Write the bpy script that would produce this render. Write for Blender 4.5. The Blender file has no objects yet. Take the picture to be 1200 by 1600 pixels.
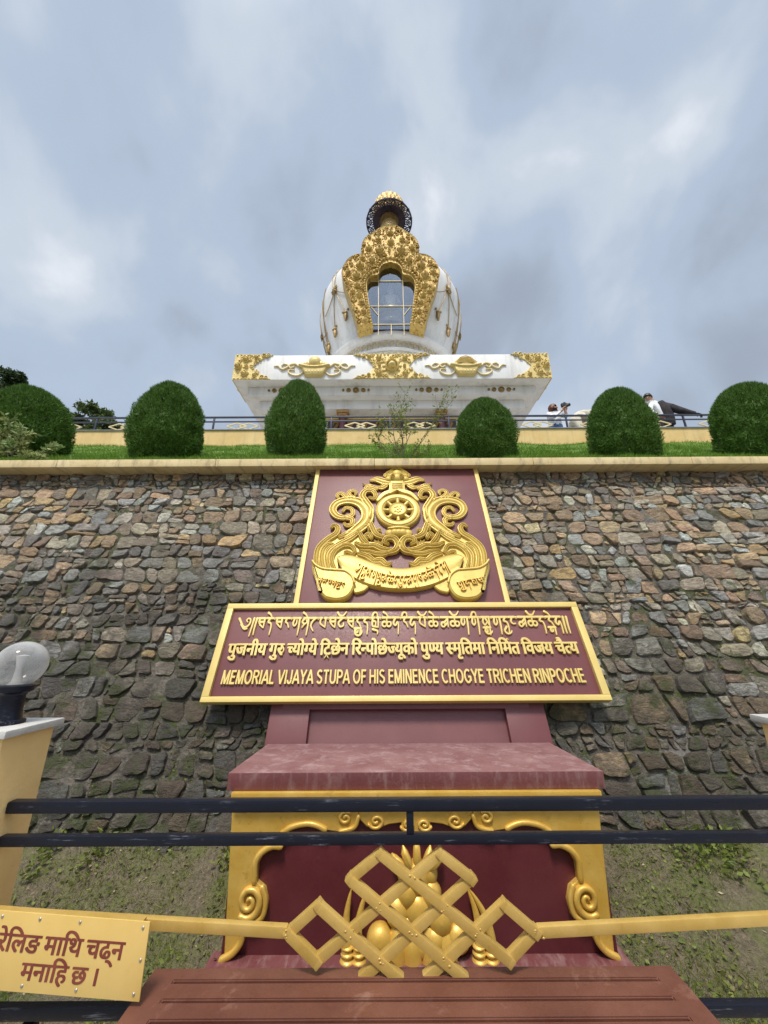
import bpy, bmesh, math, random
import numpy as np
from mathutils import Vector, Matrix, Euler

R = math.radians
scene = bpy.context.scene
COL = scene.collection

# ------------------------------------------------------------------ camera
cam_d = bpy.data.cameras.new('camera')
cam_d.sensor_fit = 'VERTICAL'
cam_d.sensor_height = 36.0
cam_d.lens = 590.0 / 1600.0 * 36.0
cam_d.clip_start = 0.05
cam_d.clip_end = 3000
cam = bpy.data.objects.new('camera', cam_d)
COL.objects.link(cam)
cam.location = (0, 0, 1.3)
cam.rotation_euler = (Matrix.Rotation(R(90 + 19), 4, 'X') @ Matrix.Rotation(R(-0.3), 4, 'Z')).to_euler()
scene.camera = cam

# ------------------------------------------------------------------ light
SUN_EL, SUN_AZ = R(63), R(192)          # azimuth measured from +Y towards +X
SUN_DIR = Vector((math.sin(SUN_AZ) * math.cos(SUN_EL), math.cos(SUN_AZ) * math.cos(SUN_EL), math.sin(SUN_EL)))
sun_d = bpy.data.lights.new('sun', 'SUN')
sun_d.energy = 2.7
sun_d.angle = R(11)
sun_d.color = (1.0, 0.91, 0.77)
sun = bpy.data.objects.new('sun', sun_d)
COL.objects.link(sun)
sun.rotation_euler = SUN_DIR.to_track_quat('Z', 'Y').to_euler()

scene.view_settings.view_transform = 'Standard'
scene.view_settings.look = 'None'
scene.view_settings.exposure = 0.40
scene.view_settings.gamma = 1.0

world = bpy.data.worlds.new('World')
scene.world = world
world.use_nodes = True
wt = world.node_tree
wt.nodes.clear()


def wn(t, **k):
    n = wt.nodes.new(t)
    for a, b in k.items():
        setattr(n, a, b)
    return n


def wl(a, b):
    wt.links.new(a, b)


w_out = wn('ShaderNodeOutputWorld')
sky = wn('ShaderNodeTexSky', sky_type='NISHITA', sun_disc=False, sun_elevation=SUN_EL, sun_rotation=SUN_AZ)
bg_sky = wn('ShaderNodeBackground')
bg_sky.inputs['Strength'].default_value = 0.10
wl(sky.outputs[0], bg_sky.inputs['Color'])
tc = wn('ShaderNodeTexCoord')
# the overcast: soft masses of cloud all over the sky
mp = wn('ShaderNodeMapping')
mp.inputs['Location'].default_value = (2.3, 0.7, 0.4)
mp.inputs['Rotation'].default_value = (R(20), R(35), 0)
mp.inputs['Scale'].default_value = (1.3, 1.0, 1.0)
wl(tc.outputs['Generated'], mp.inputs['Vector'])
n1 = wn('ShaderNodeTexNoise'); n1.inputs['Scale'].default_value = 2.6; n1.inputs['Detail'].default_value = 9; n1.inputs['Roughness'].default_value = 0.51; n1.inputs['Distortion'].default_value = 0.25
n2 = wn('ShaderNodeTexNoise'); n2.inputs['Scale'].default_value = 1.3; n2.inputs['Detail'].default_value = 3; n2.inputs['Roughness'].default_value = 0.5
wl(mp.outputs[0], n1.inputs['Vector']); wl(mp.outputs[0], n2.inputs['Vector'])
m1 = wn('ShaderNodeMath', operation='MULTIPLY'); m1.inputs[1].default_value = 0.55; wl(n1.outputs['Fac'], m1.inputs[0])
m2 = wn('ShaderNodeMath', operation='MULTIPLY_ADD'); m2.inputs[1].default_value = 0.45; wl(n2.outputs['Fac'], m2.inputs[0]); wl(m1.outputs[0], m2.inputs[2])
cr = wn('ShaderNodeValToRGB')
cr.color_ramp.interpolation = 'EASE'
els = cr.color_ramp.elements
els[0].position = 0.33; els[0].color = (0.29, 0.335, 0.405, 1)
els[1].position = 0.635; els[1].color = (0.66, 0.69, 0.735, 1)
e = els.new(0.47); e.color = (0.38, 0.45, 0.55, 1)
e = els.new(0.56); e.color = (0.49, 0.545, 0.615, 1)
wl(m2.outputs[0], cr.inputs['Fac'])
# thinner, brighter cloud around the hidden sun (behind the viewer)
sv = wn('ShaderNodeVectorMath', operation='DOT_PRODUCT'); sv.inputs[1].default_value = SUN_DIR
nv = wn('ShaderNodeVectorMath', operation='NORMALIZE'); wl(tc.outputs['Generated'], nv.inputs[0]); wl(nv.outputs[0], sv.inputs[0])
sr = wn('ShaderNodeMapRange', interpolation_type='SMOOTHSTEP')
sr.inputs['From Min'].default_value = 0.70; sr.inputs['From Max'].default_value = 1.0
sr.inputs['To Min'].default_value = 1.0; sr.inputs['To Max'].default_value = 3.6
wl(sv.outputs['Value'], sr.inputs['Value'])
bg_cl = wn('ShaderNodeBackground')
wl(cr.outputs['Color'], bg_cl.inputs['Color']); wl(sr.outputs['Result'], bg_cl.inputs['Strength'])
mixw = wn('ShaderNodeMixShader'); mixw.inputs['Fac'].default_value = 0.90
wl(bg_sky.outputs[0], mixw.inputs[1]); wl(bg_cl.outputs[0], mixw.inputs[2])
wl(mixw.outputs[0], w_out.inputs['Surface'])


# ------------------------------------------------------------------ materials
class NT:
    def __init__(self, name):
        self.m = bpy.data.materials.new(name)
        self.m.use_nodes = True
        self.t = self.m.node_tree
        self.p = self.t.nodes['Principled BSDF']
        self._c = None

    def n(self, typ, **k):
        nd = self.t.nodes.new(typ)
        for a, b in k.items():
            if a.startswith('i_'):
                nd.inputs[a[2:].replace('_', ' ')].default_value = b
            else:
                setattr(nd, a, b)
        return nd

    def l(self, a, b):
        self.t.links.new(a, b)

    def coord(self, kind='Object', scale=(1, 1, 1)):
        if self._c is None:
            self._c = self.n('ShaderNodeTexCoord')
        mpn = self.n('ShaderNodeMapping')
        mpn.inputs['Scale'].default_value = scale
        self.l(self._c.outputs[kind], mpn.inputs['Vector'])
        return mpn.outputs[0]

    def noise(self, vec, scale, detail=4, rough=0.55, dist=0.0):
        nd = self.n('ShaderNodeTexNoise')
        nd.inputs['Scale'].default_value = scale
        nd.inputs['Detail'].default_value = detail
        nd.inputs['Roughness'].default_value = rough
        nd.inputs['Distortion'].default_value = dist
        self.l(vec, nd.inputs['Vector'])
        return nd.outputs['Fac']

    def remap(self, v, a, b, c=0.0, d=1.0):
        nd = self.n('ShaderNodeMapRange')
        nd.inputs['From Min'].default_value = a; nd.inputs['From Max'].default_value = b
        nd.inputs['To Min'].default_value = c; nd.inputs['To Max'].default_value = d
        self.l(v, nd.inputs['Value'])
        return nd.outputs['Result']

    def mix(self, fac, a, b, blend='MIX'):
        nd = self.n('ShaderNodeMix', data_type='RGBA', blend_type=blend)
        for s, v in ((0, fac), (6, a), (7, b)):
            if isinstance(v, (int, float)):
                nd.inputs[s].default_value = v
            elif isinstance(v, tuple):
                nd.inputs[s].default_value = (*v[:3], 1)
            else:
                self.l(v, nd.inputs[s])
        return nd.outputs[2]

    def math(self, op, a, b=None):
        nd = self.n('ShaderNodeMath', operation=op)
        for i, v in enumerate((a, b)):
            if v is None:
                continue
            if isinstance(v, (int, float)):
                nd.inputs[i].default_value = v
            else:
                self.l(v, nd.inputs[i])
        return nd.outputs[0]

    def bump(self, h, strength=0.3, dist=0.01):
        nd = self.n('ShaderNodeBump')
        nd.inputs['Strength'].default_value = strength
        nd.inputs['Distance'].default_value = dist
        self.l(h, nd.inputs['Height'])
        self.l(nd.outputs[0], self.p.inputs['Normal'])

    def set(self, **k):
        for a, b in k.items():
            s = self.p.inputs[a.replace('_', ' ')]
            if isinstance(b, (int, float)):
                s.default_value = b
            elif isinstance(b, tuple):
                s.default_value = (*b[:3], 1)
            else:
                self.l(b, s)
        return self.m


def painted(name, c1, c2, rough=0.45, metal=0.0, scale=6.0, bump=0.15, bdist=0.004, fine=60.0, dirt_or_shade=None, dirt_or_shade_amt=(0.62, 0.75), streak=None):
    """paint with broad tonal drift, fine grain, optional dirt patches or vertical streaks"""
    k = NT(name)
    v = k.coord()
    a = k.noise(v, scale, 5, 0.6)
    col = k.mix(k.remap(a, 0.35, 0.68), c1, c2)
    if dirt_or_shade:
        d = k.noise(v, scale * 2.3, 8, 0.68, 0.3)
        col = k.mix(k.remap(d, dirt_or_shade_amt[0], dirt_or_shade_amt[1], 0, 0.8), col, dirt_or_shade)
    if streak:
        sv_ = k.coord('Object', streak[1])
        d = k.noise(sv_, 1.0, 6, 0.62, 0.2)
        col = k.mix(k.remap(d, 0.5, 0.78, 0, streak[2]), col, streak[0])
    f = k.noise(v, fine, 5, 0.6)
    k.bump(f, bump, bdist)
    rr = k.remap(f, 0.3, 0.7, max(rough - 0.12, 0.05), min(rough + 0.12, 1))
    return k.set(Base_Color=col, Roughness=rr, Metallic=metal)


M = {}
M['dusty_top'] = painted('dust_covered_maroon', (0.175, 0.075, 0.074), (0.235, 0.122, 0.118), 0.7, 0.0, 6, 0.3, 0.004, 60, dirt_or_shade=(0.40, 0.30, 0.29), dirt_or_shade_amt=(0.50, 0.85))
M['gold_relief'] = painted('gold_relief_paint', (0.52, 0.36, 0.075), (0.63, 0.47, 0.12), 0.45, 0.18, 5, 0.12, 0.003, 70, dirt_or_shade=(0.40, 0.24, 0.05), dirt_or_shade_amt=(0.6, 0.8))
M['gold_trim'] = painted('gold_trim_paint', (0.58, 0.43, 0.13), (0.66, 0.51, 0.18), 0.5, 0.08, 4, 0.12, 0.003, 70, dirt_or_shade=(0.42, 0.28, 0.1), dirt_or_shade_amt=(0.62, 0.82))
M['gold_leaf'] = painted('gold_leaf_paint', (0.57, 0.34, 0.055), (0.68, 0.45, 0.11), 0.38, 0.32, 7, 0.25, 0.004, 45, dirt_or_shade=(0.34, 0.17, 0.03), dirt_or_shade_amt=(0.58, 0.8))
M['gold_lattice'] = painted('gold_lattice_paint', (0.47, 0.30, 0.068), (0.57, 0.385, 0.115), 0.42, 0.25, 14, 0.12, 0.002, 160, dirt_or_shade=(0.34, 0.19, 0.05), dirt_or_shade_amt=(0.6, 0.78))
M['gold_stupa'] = painted('gilded_copper', (0.50, 0.32, 0.075), (0.66, 0.47, 0.14), 0.45, 0.25, 5, 0.9, 0.03, 22, dirt_or_shade=(0.13, 0.065, 0.015), dirt_or_shade_amt=(0.50, 0.64))  # dark noise patches put the relief's crevice shade into the colour
M['gold_fascia'] = painted('gold_fascia_paint', (0.62, 0.47, 0.17), (0.72, 0.57, 0.24), 0.48, 0.15, 3, 0.5, 0.02, 16, dirt_or_shade=(0.36, 0.2, 0.05), dirt_or_shade_amt=(0.58, 0.78))
M['gold_dull'] = painted('tarnished_gold', (0.30, 0.20, 0.07), (0.44, 0.31, 0.13), 0.5, 0.3, 4, 0.5, 0.03, 12)
M['flare'] = painted('dark_gilt', (0.16, 0.10, 0.04), (0.26, 0.17, 0.07), 0.5, 0.3, 4)
M['gold_pale'] = painted('pale_gold_paint', (0.62, 0.50, 0.26), (0.72, 0.62, 0.38), 0.55, 0.1, 5, 0.2, 0.01, 30)
M['maroon'] = painted('maroon_gloss_paint', (0.128, 0.036, 0.038), (0.160, 0.052, 0.052), 0.48, 0.0, 2.2, 0.10, 0.003, 90, dirt_or_shade=(0.24, 0.12, 0.12), dirt_or_shade_amt=(0.64, 0.9))
M['maroon_dark'] = painted('maroon_panel_paint', (0.085, 0.013, 0.018), (0.11, 0.022, 0.028), 0.42, 0.0, 3.5, 0.10, 0.003, 90, dirt_or_shade=(0.16, 0.07, 0.07), dirt_or_shade_amt=(0.66, 0.9))
M['maroon_dusty'] = painted('dusty_maroon_paint', (0.118, 0.032, 0.034), (0.150, 0.049, 0.049), 0.5, 0.0, 4, 0.2, 0.004, 60, dirt_or_shade=(0.30, 0.20, 0.19), dirt_or_shade_amt=(0.52, 0.95), streak=((0.36, 0.27, 0.26), (30, 7, 7), 0.42))
M['bench'] = painted('brown_bench_paint', (0.098, 0.032, 0.020), (0.150, 0.058, 0.037), 0.5, 0.0, 5, 0.25, 0.004, 55, dirt_or_shade=(0.34, 0.19, 0.14), dirt_or_shade_amt=(0.58, 0.82))
M['black_metal'] = None
k = NT('black_railing_paint')
k.p.inputs['Specular IOR Level'].default_value = 0.22
v = k.coord()
a = k.noise(v, 9, 6, 0.65)
b = k.noise(k.coord('Object', (3, 40, 40)), 4, 6, 0.7)
sc = k.math('MULTIPLY', k.remap(b, 0.57, 0.68), k.remap(a, 0.50, 0.62))
k.bump(k.noise(v, 140, 4), 0.12, 0.002)
M['black_metal'] = k.set(Base_Color=k.mix(sc, k.mix(a, (0.005, 0.006, 0.011), (0.010, 0.012, 0.022)), (0.16, 0.17, 0.20)), Roughness=k.remap(b, 0.3, 0.7, 0.22, 0.48))
M['far_metal'] = painted('dark_railing_paint', (0.02, 0.024, 0.045), (0.04, 0.045, 0.075), 0.4, 0, 5)
M['grey_metal'] = painted('grey_railing_paint', (0.16, 0.18, 0.20), (0.24, 0.25, 0.27), 0.45, 0, 5)
M['yellow_wall'] = painted('yellow_wall_paint', (0.64, 0.44, 0.17), (0.72, 0.53, 0.25), 0.75, 0, 2.5, 0.35, 0.006, 45, dirt_or_shade=(0.5, 0.33, 0.13), dirt_or_shade_amt=(0.58, 0.8), streak=((0.33, 0.24, 0.13), (9, 9, 0.8), 0.45))
M['yellow_post'] = painted('yellow_post_paint', (0.68, 0.46, 0.18), (0.76, 0.54, 0.24), 0.7, 0, 6, 0.35, 0.004, 60, dirt_or_shade=(0.45, 0.28, 0.10), dirt_or_shade_amt=(0.62, 0.84))
M['coping'] = painted('coping_paint', (0.58, 0.45, 0.23), (0.68, 0.55, 0.31), 0.75, 0, 2.5, 0.4, 0.006, 40, dirt_or_shade=(0.42, 0.29, 0.12), dirt_or_shade_amt=(0.55, 0.75), streak=((0.15, 0.13, 0.10), (14, 5, 1.2), 0.75))
M['plate'] = painted('yellow_plate_enamel', (0.60, 0.40, 0.11), (0.67, 0.46, 0.15), 0.4, 0.05, 5, 0.1, 0.002, 80, dirt_or_shade=(0.52, 0.33, 0.1), dirt_or_shade_amt=(0.62, 0.8))
M['plate_text'] = painted('brown_lettering_paint', (0.15, 0.022, 0.014), (0.21, 0.045, 0.026), 0.5, 0, 30)
M['stupa_white'] = painted('weathered_whitewash', (0.74, 0.74, 0.745), (0.80, 0.80, 0.80), 0.7, 0, 0.7, 0.25, 0.02, 8, dirt_or_shade=(0.60, 0.60, 0.59), dirt_or_shade_amt=(0.56, 0.8), streak=((0.36, 0.35, 0.33), (2.6, 2.6, 0.22), 0.62))
M['stupa_soffit'] = painted('soffit_whitewash', (0.66, 0.65, 0.62), (0.74, 0.73, 0.71), 0.75, 0, 0.8, 0.2, 0.02, 8)
M['dark_iron'] = painted('dark_filigree_metal', (0.022, 0.014, 0.03), (0.05, 0.035, 0.05), 0.5, 0.4, 5)
M['dark_panel'] = painted('dark_brown_panel', (0.03, 0.012, 0.01), (0.06, 0.028, 0.02), 0.5, 0, 4)
M['brown_gold'] = painted('brown_gold_paint', (0.36, 0.19, 0.06), (0.46, 0.28, 0.10), 0.5, 0.2, 6)
M['cement_cap'] = painted('cement_cap', (0.42, 0.41, 0.39), (0.52, 0.51, 0.48), 0.85, 0, 12, 0.4, 0.004, 80, dirt_or_shade=(0.28, 0.27, 0.25), dirt_or_shade_amt=(0.55, 0.75))
M['pavement'] = painted('concrete_path', (0.27, 0.26, 0.24), (0.35, 0.34, 0.31), 0.9, 0, 3, 0.4, 0.01, 40)
M['terrace_floor'] = painted('terrace_paving', (0.30, 0.28, 0.25), (0.38, 0.36, 0.32), 0.9, 0, 1, 0.3, 0.01, 20)
M['screw'] = painted('screw_steel', (0.35, 0.32, 0.28), (0.45, 0.42, 0.36), 0.45, 0.8, 30)
M['niche'] = painted('niche_plaster', (0.055, 0.035, 0.035), (0.08, 0.055, 0.055), 0.8, 0, 2)
M['bark'] = painted('bark', (0.10, 0.075, 0.05), (0.17, 0.135, 0.095), 0.9, 0, 12, 0.6, 0.01, 60)

# window glass: mirrors the sky a little, the interior shows through
k = NT('window_glass')
gl = k.n('ShaderNodeBsdfGlossy'); gl.inputs['Roughness'].default_value = 0.03; gl.inputs['Color'].default_value = (0.40, 0.41, 0.43, 1)
tr = k.n('ShaderNodeBsdfTransparent'); tr.inputs['Color'].default_value = (0.80, 0.83, 0.88, 1)
fr = k.n('ShaderNodeFresnel'); fr.inputs['IOR'].default_value = 1.9
ms = k.n('ShaderNodeMixShader')
k.l(k.remap(fr.outputs[0], 0.05, 0.5, 0.13, 0.5), ms.inputs['Fac']); k.l(tr.outputs[0], ms.inputs[1]); k.l(gl.outputs[0], ms.inputs[2])
k.l(ms.outputs[0], k.t.nodes['Material Output'].inputs['Surface'])
M['window_glass'] = k.m

# milky clear globe
k = NT('globe_acrylic')
v = k.coord()
k.bump(k.noise(v, 25, 3), 0.1, 0.004)
tr = k.n('ShaderNodeBsdfTransparent'); tr.inputs['Color'].default_value = (0.86, 0.87, 0.88, 1)
lw = k.n('ShaderNodeLayerWeight'); lw.inputs['Blend'].default_value = 0.45
haze = k.remap(k.noise(k.coord('Object', (1, 1, 1)), 14, 4), 0.3, 0.75, 0.0, 0.3)
fac = k.math('MINIMUM', k.math('ADD', k.math('ADD', k.remap(lw.outputs['Facing'], 0, 1, 0.06, 0.62), haze), 0.0), 0.95)
ms = k.n('ShaderNodeMixShader')
k.set(Base_Color=(0.62, 0.62, 0.62), Roughness=0.12)
k.l(fac, ms.inputs['Fac']); k.l(tr.outputs[0], ms.inputs[1]); k.l(k.p.outputs[0], ms.inputs[2])
k.l(ms.outputs[0], k.t.nodes['Material Output'].inputs['Surface'])
M['globe'] = k.m

# rubble: colour of each stone is its own (vertex colour), veins and grain on top
k = NT('rubble_stone')
at = k.n('ShaderNodeAttribute', attribute_name='stone_col')
v = k.coord()
vein = k.noise(k.coord('Object', (1, 2.2, 1)), 14, 8, 0.68, 1.2)
col = k.mix(k.remap(vein, 0.38, 0.60, 0.0, 0.72), at.outputs['Color'], (0.115, 0.088, 0.066))
pale = k.noise(v, 30, 6, 0.7)
col = k.mix(k.remap(pale, 0.55, 0.74, 0, 0.6), col, (0.47, 0.43, 0.38))
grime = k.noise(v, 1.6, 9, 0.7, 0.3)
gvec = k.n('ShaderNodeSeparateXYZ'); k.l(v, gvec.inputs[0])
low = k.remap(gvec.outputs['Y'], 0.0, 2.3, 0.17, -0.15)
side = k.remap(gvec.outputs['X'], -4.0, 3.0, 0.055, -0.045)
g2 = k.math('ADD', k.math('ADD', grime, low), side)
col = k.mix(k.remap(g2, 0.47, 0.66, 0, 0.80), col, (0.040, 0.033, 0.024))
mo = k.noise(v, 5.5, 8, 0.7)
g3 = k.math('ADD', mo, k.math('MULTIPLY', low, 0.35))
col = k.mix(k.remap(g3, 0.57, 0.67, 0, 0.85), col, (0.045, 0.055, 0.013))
hb = k.math('ADD', k.math('MULTIPLY', vein, 0.9), k.math('MULTIPLY', k.noise(v, 55, 6, 0.75), 0.6))
k.bump(hb, 1.0, 0.03)
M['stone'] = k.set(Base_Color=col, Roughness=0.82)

k = NT('mossy_mortar')
v = k.coord()
a = k.noise(v, 16, 8, 0.7)
col = k.mix(k.remap(a, 0.35, 0.68), (0.035, 0.030, 0.022), (0.19, 0.165, 0.135))
cem = k.noise(v, 0.8, 4, 0.55, 0.4)
sp = k.n('ShaderNodeSeparateXYZ'); k.l(v, sp.inputs[0])
cemf = k.math('ADD', cem, k.remap(sp.outputs['Y'], 1.4, 2.6, -0.12, 0.06))
col = k.mix(k.remap(cemf, 0.53, 0.62, 0, 0.85), col, k.mix(k.noise(v, 40, 6, 0.7), (0.15, 0.14, 0.125), (0.32, 0.30, 0.28)))
mo = k.noise(v, 3.2, 7, 0.66)
mo2 = k.noise(v, 45, 4, 0.7)
mf = k.math('MULTIPLY', k.remap(mo, 0.48, 0.58), k.remap(mo2, 0.35, 0.55))
col = k.mix(mf, col, k.mix(mo2, (0.02, 0.028, 0.006), (0.075, 0.095, 0.018)))
k.bump(k.math('ADD', a, k.math('MULTIPLY', mo2, 0.5)), 1.0, 0.035)
M['mortar'] = k.set(Base_Color=col, Roughness=0.95)

# soil with leaf litter, thin grass
k = NT('garden_soil')
v = k.coord()
a = k.noise(v, 5, 8, 0.68)
b = k.noise(v, 60, 6, 0.7)
col = k.mix(k.remap(b, 0.3, 0.7), (0.070, 0.055, 0.034), (0.235, 0.19, 0.12))
sp_ = k.noise(v, 170, 3, 0.8)
col = k.mix(k.remap(sp_, 0.60, 0.70, 0, 0.8), col, (0.36, 0.31, 0.23))
col = k.mix(k.remap(sp_, 0.44, 0.34, 0, 0.75), col, (0.03, 0.024, 0.016))
col = k.mix(k.remap(a, 0.45, 0.62, 0, 0.75), col, k.mix(b, (0.06, 0.078, 0.018), (0.18, 0.20, 0.055)))
k.bump(k.math('ADD', b, a), 0.9, 0.03)
M['soil'] = k.set(Base_Color=col, Roughness=0.95)


def leafy(name, c1, c2, c3, rough=0.55, trans=0.25):
    k = NT(name)
    g = k.n('ShaderNodeNewGeometry')
    rnd = g.outputs['Random Per Island']
    big = k.noise(k.coord(), 2.6, 3, 0.55)
    col = k.mix(rnd, c1, c2)
    col = k.mix(k.remap(big, 0.42, 0.68, 0, 0.7), col, c3)
    k.set(Base_Color=col, Roughness=rough)
    k.p.inputs['Specular IOR Level'].default_value = 0.25
    tl = k.n('ShaderNodeBsdfTranslucent'); k.l(col, tl.inputs['Color'])
    ms = k.n('ShaderNodeMixShader'); ms.inputs['Fac'].default_value = trans
    k.l(k.p.outputs[0], ms.inputs[1]); k.l(tl.outputs[0], ms.inputs[2])
    k.l(ms.outputs[0], k.t.nodes['Material Output'].inputs['Surface'])
    return k.m


M['topiary'] = leafy('topiary_foliage', (0.025, 0.075, 0.010), (0.125, 0.235, 0.035), (0.065, 0.145, 0.018))
M['lawn'] = leafy('bank_grass', (0.085, 0.18, 0.02), (0.21, 0.33, 0.05), (0.14, 0.25, 0.03))
M['weeds'] = leafy('garden_weeds', (0.08, 0.12, 0.02), (0.21, 0.25, 0.055), (0.19, 0.19, 0.055))
M['litter'] = leafy('dry_leaf_litter', (0.16, 0.11, 0.06), (0.42, 0.36, 0.25), (0.22, 0.13, 0.06), trans=0.05)
M['shrub_leaf'] = leafy('shrub_leaves', (0.14, 0.19, 0.035), (0.28, 0.32, 0.075), (0.12, 0.18, 0.04))
M['tree_leaf'] = leafy('tree_leaves', (0.018, 0.04, 0.012), (0.05, 0.085, 0.025), (0.03, 0.055, 0.018))
M['tree_leaf_light'] = leafy('light_tree_leaves', (0.05, 0.085, 0.02), (0.11, 0.15, 0.04), (0.07, 0.11, 0.03))
M['flower_leaf'] = leafy('flowering_plant_leaves', (0.13, 0.22, 0.06), (0.34, 0.40, 0.17), (0.42, 0.36, 0.14))
M['skin'] = painted('skin', (0.42, 0.24, 0.17), (0.48, 0.28, 0.2), 0.55, 0, 8, 0.05)
M['hair_brown'] = painted('reddish_brown_hair', (0.10, 0.03, 0.02), (0.16, 0.05, 0.03), 0.5, 0, 30)
M['hair_black'] = painted('black_hair', (0.012, 0.010, 0.010), (0.03, 0.026, 0.024), 0.45, 0, 30)
M['cloth_white'] = painted('white_cloth', (0.68, 0.70, 0.74), (0.78, 0.79, 0.82), 0.85, 0, 6, 0.3, 0.02, 14)
M['cloth_cream'] = painted('cream_cloth', (0.58, 0.53, 0.42), (0.70, 0.66, 0.55), 0.85, 0, 6, 0.3, 0.02, 14)
M['cloth_black'] = painted('black_cloth', (0.016, 0.013, 0.016), (0.035, 0.028, 0.034), 0.85, 0, 6, 0.3, 0.02, 14)
M['cloth_denim'] = painted('blue_denim', (0.06, 0.11, 0.24), (0.10, 0.17, 0.33), 0.85, 0, 8, 0.3, 0.02, 20)
M['black_plastic'] = painted('black_plastic', (0.012, 0.012, 0.014), (0.025, 0.025, 0.028), 0.4, 0, 20)
M['statue'] = painted('pale_gilt_statue', (0.72, 0.62, 0.38), (0.80, 0.71, 0.48), 0.5, 0.05, 4)


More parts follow.
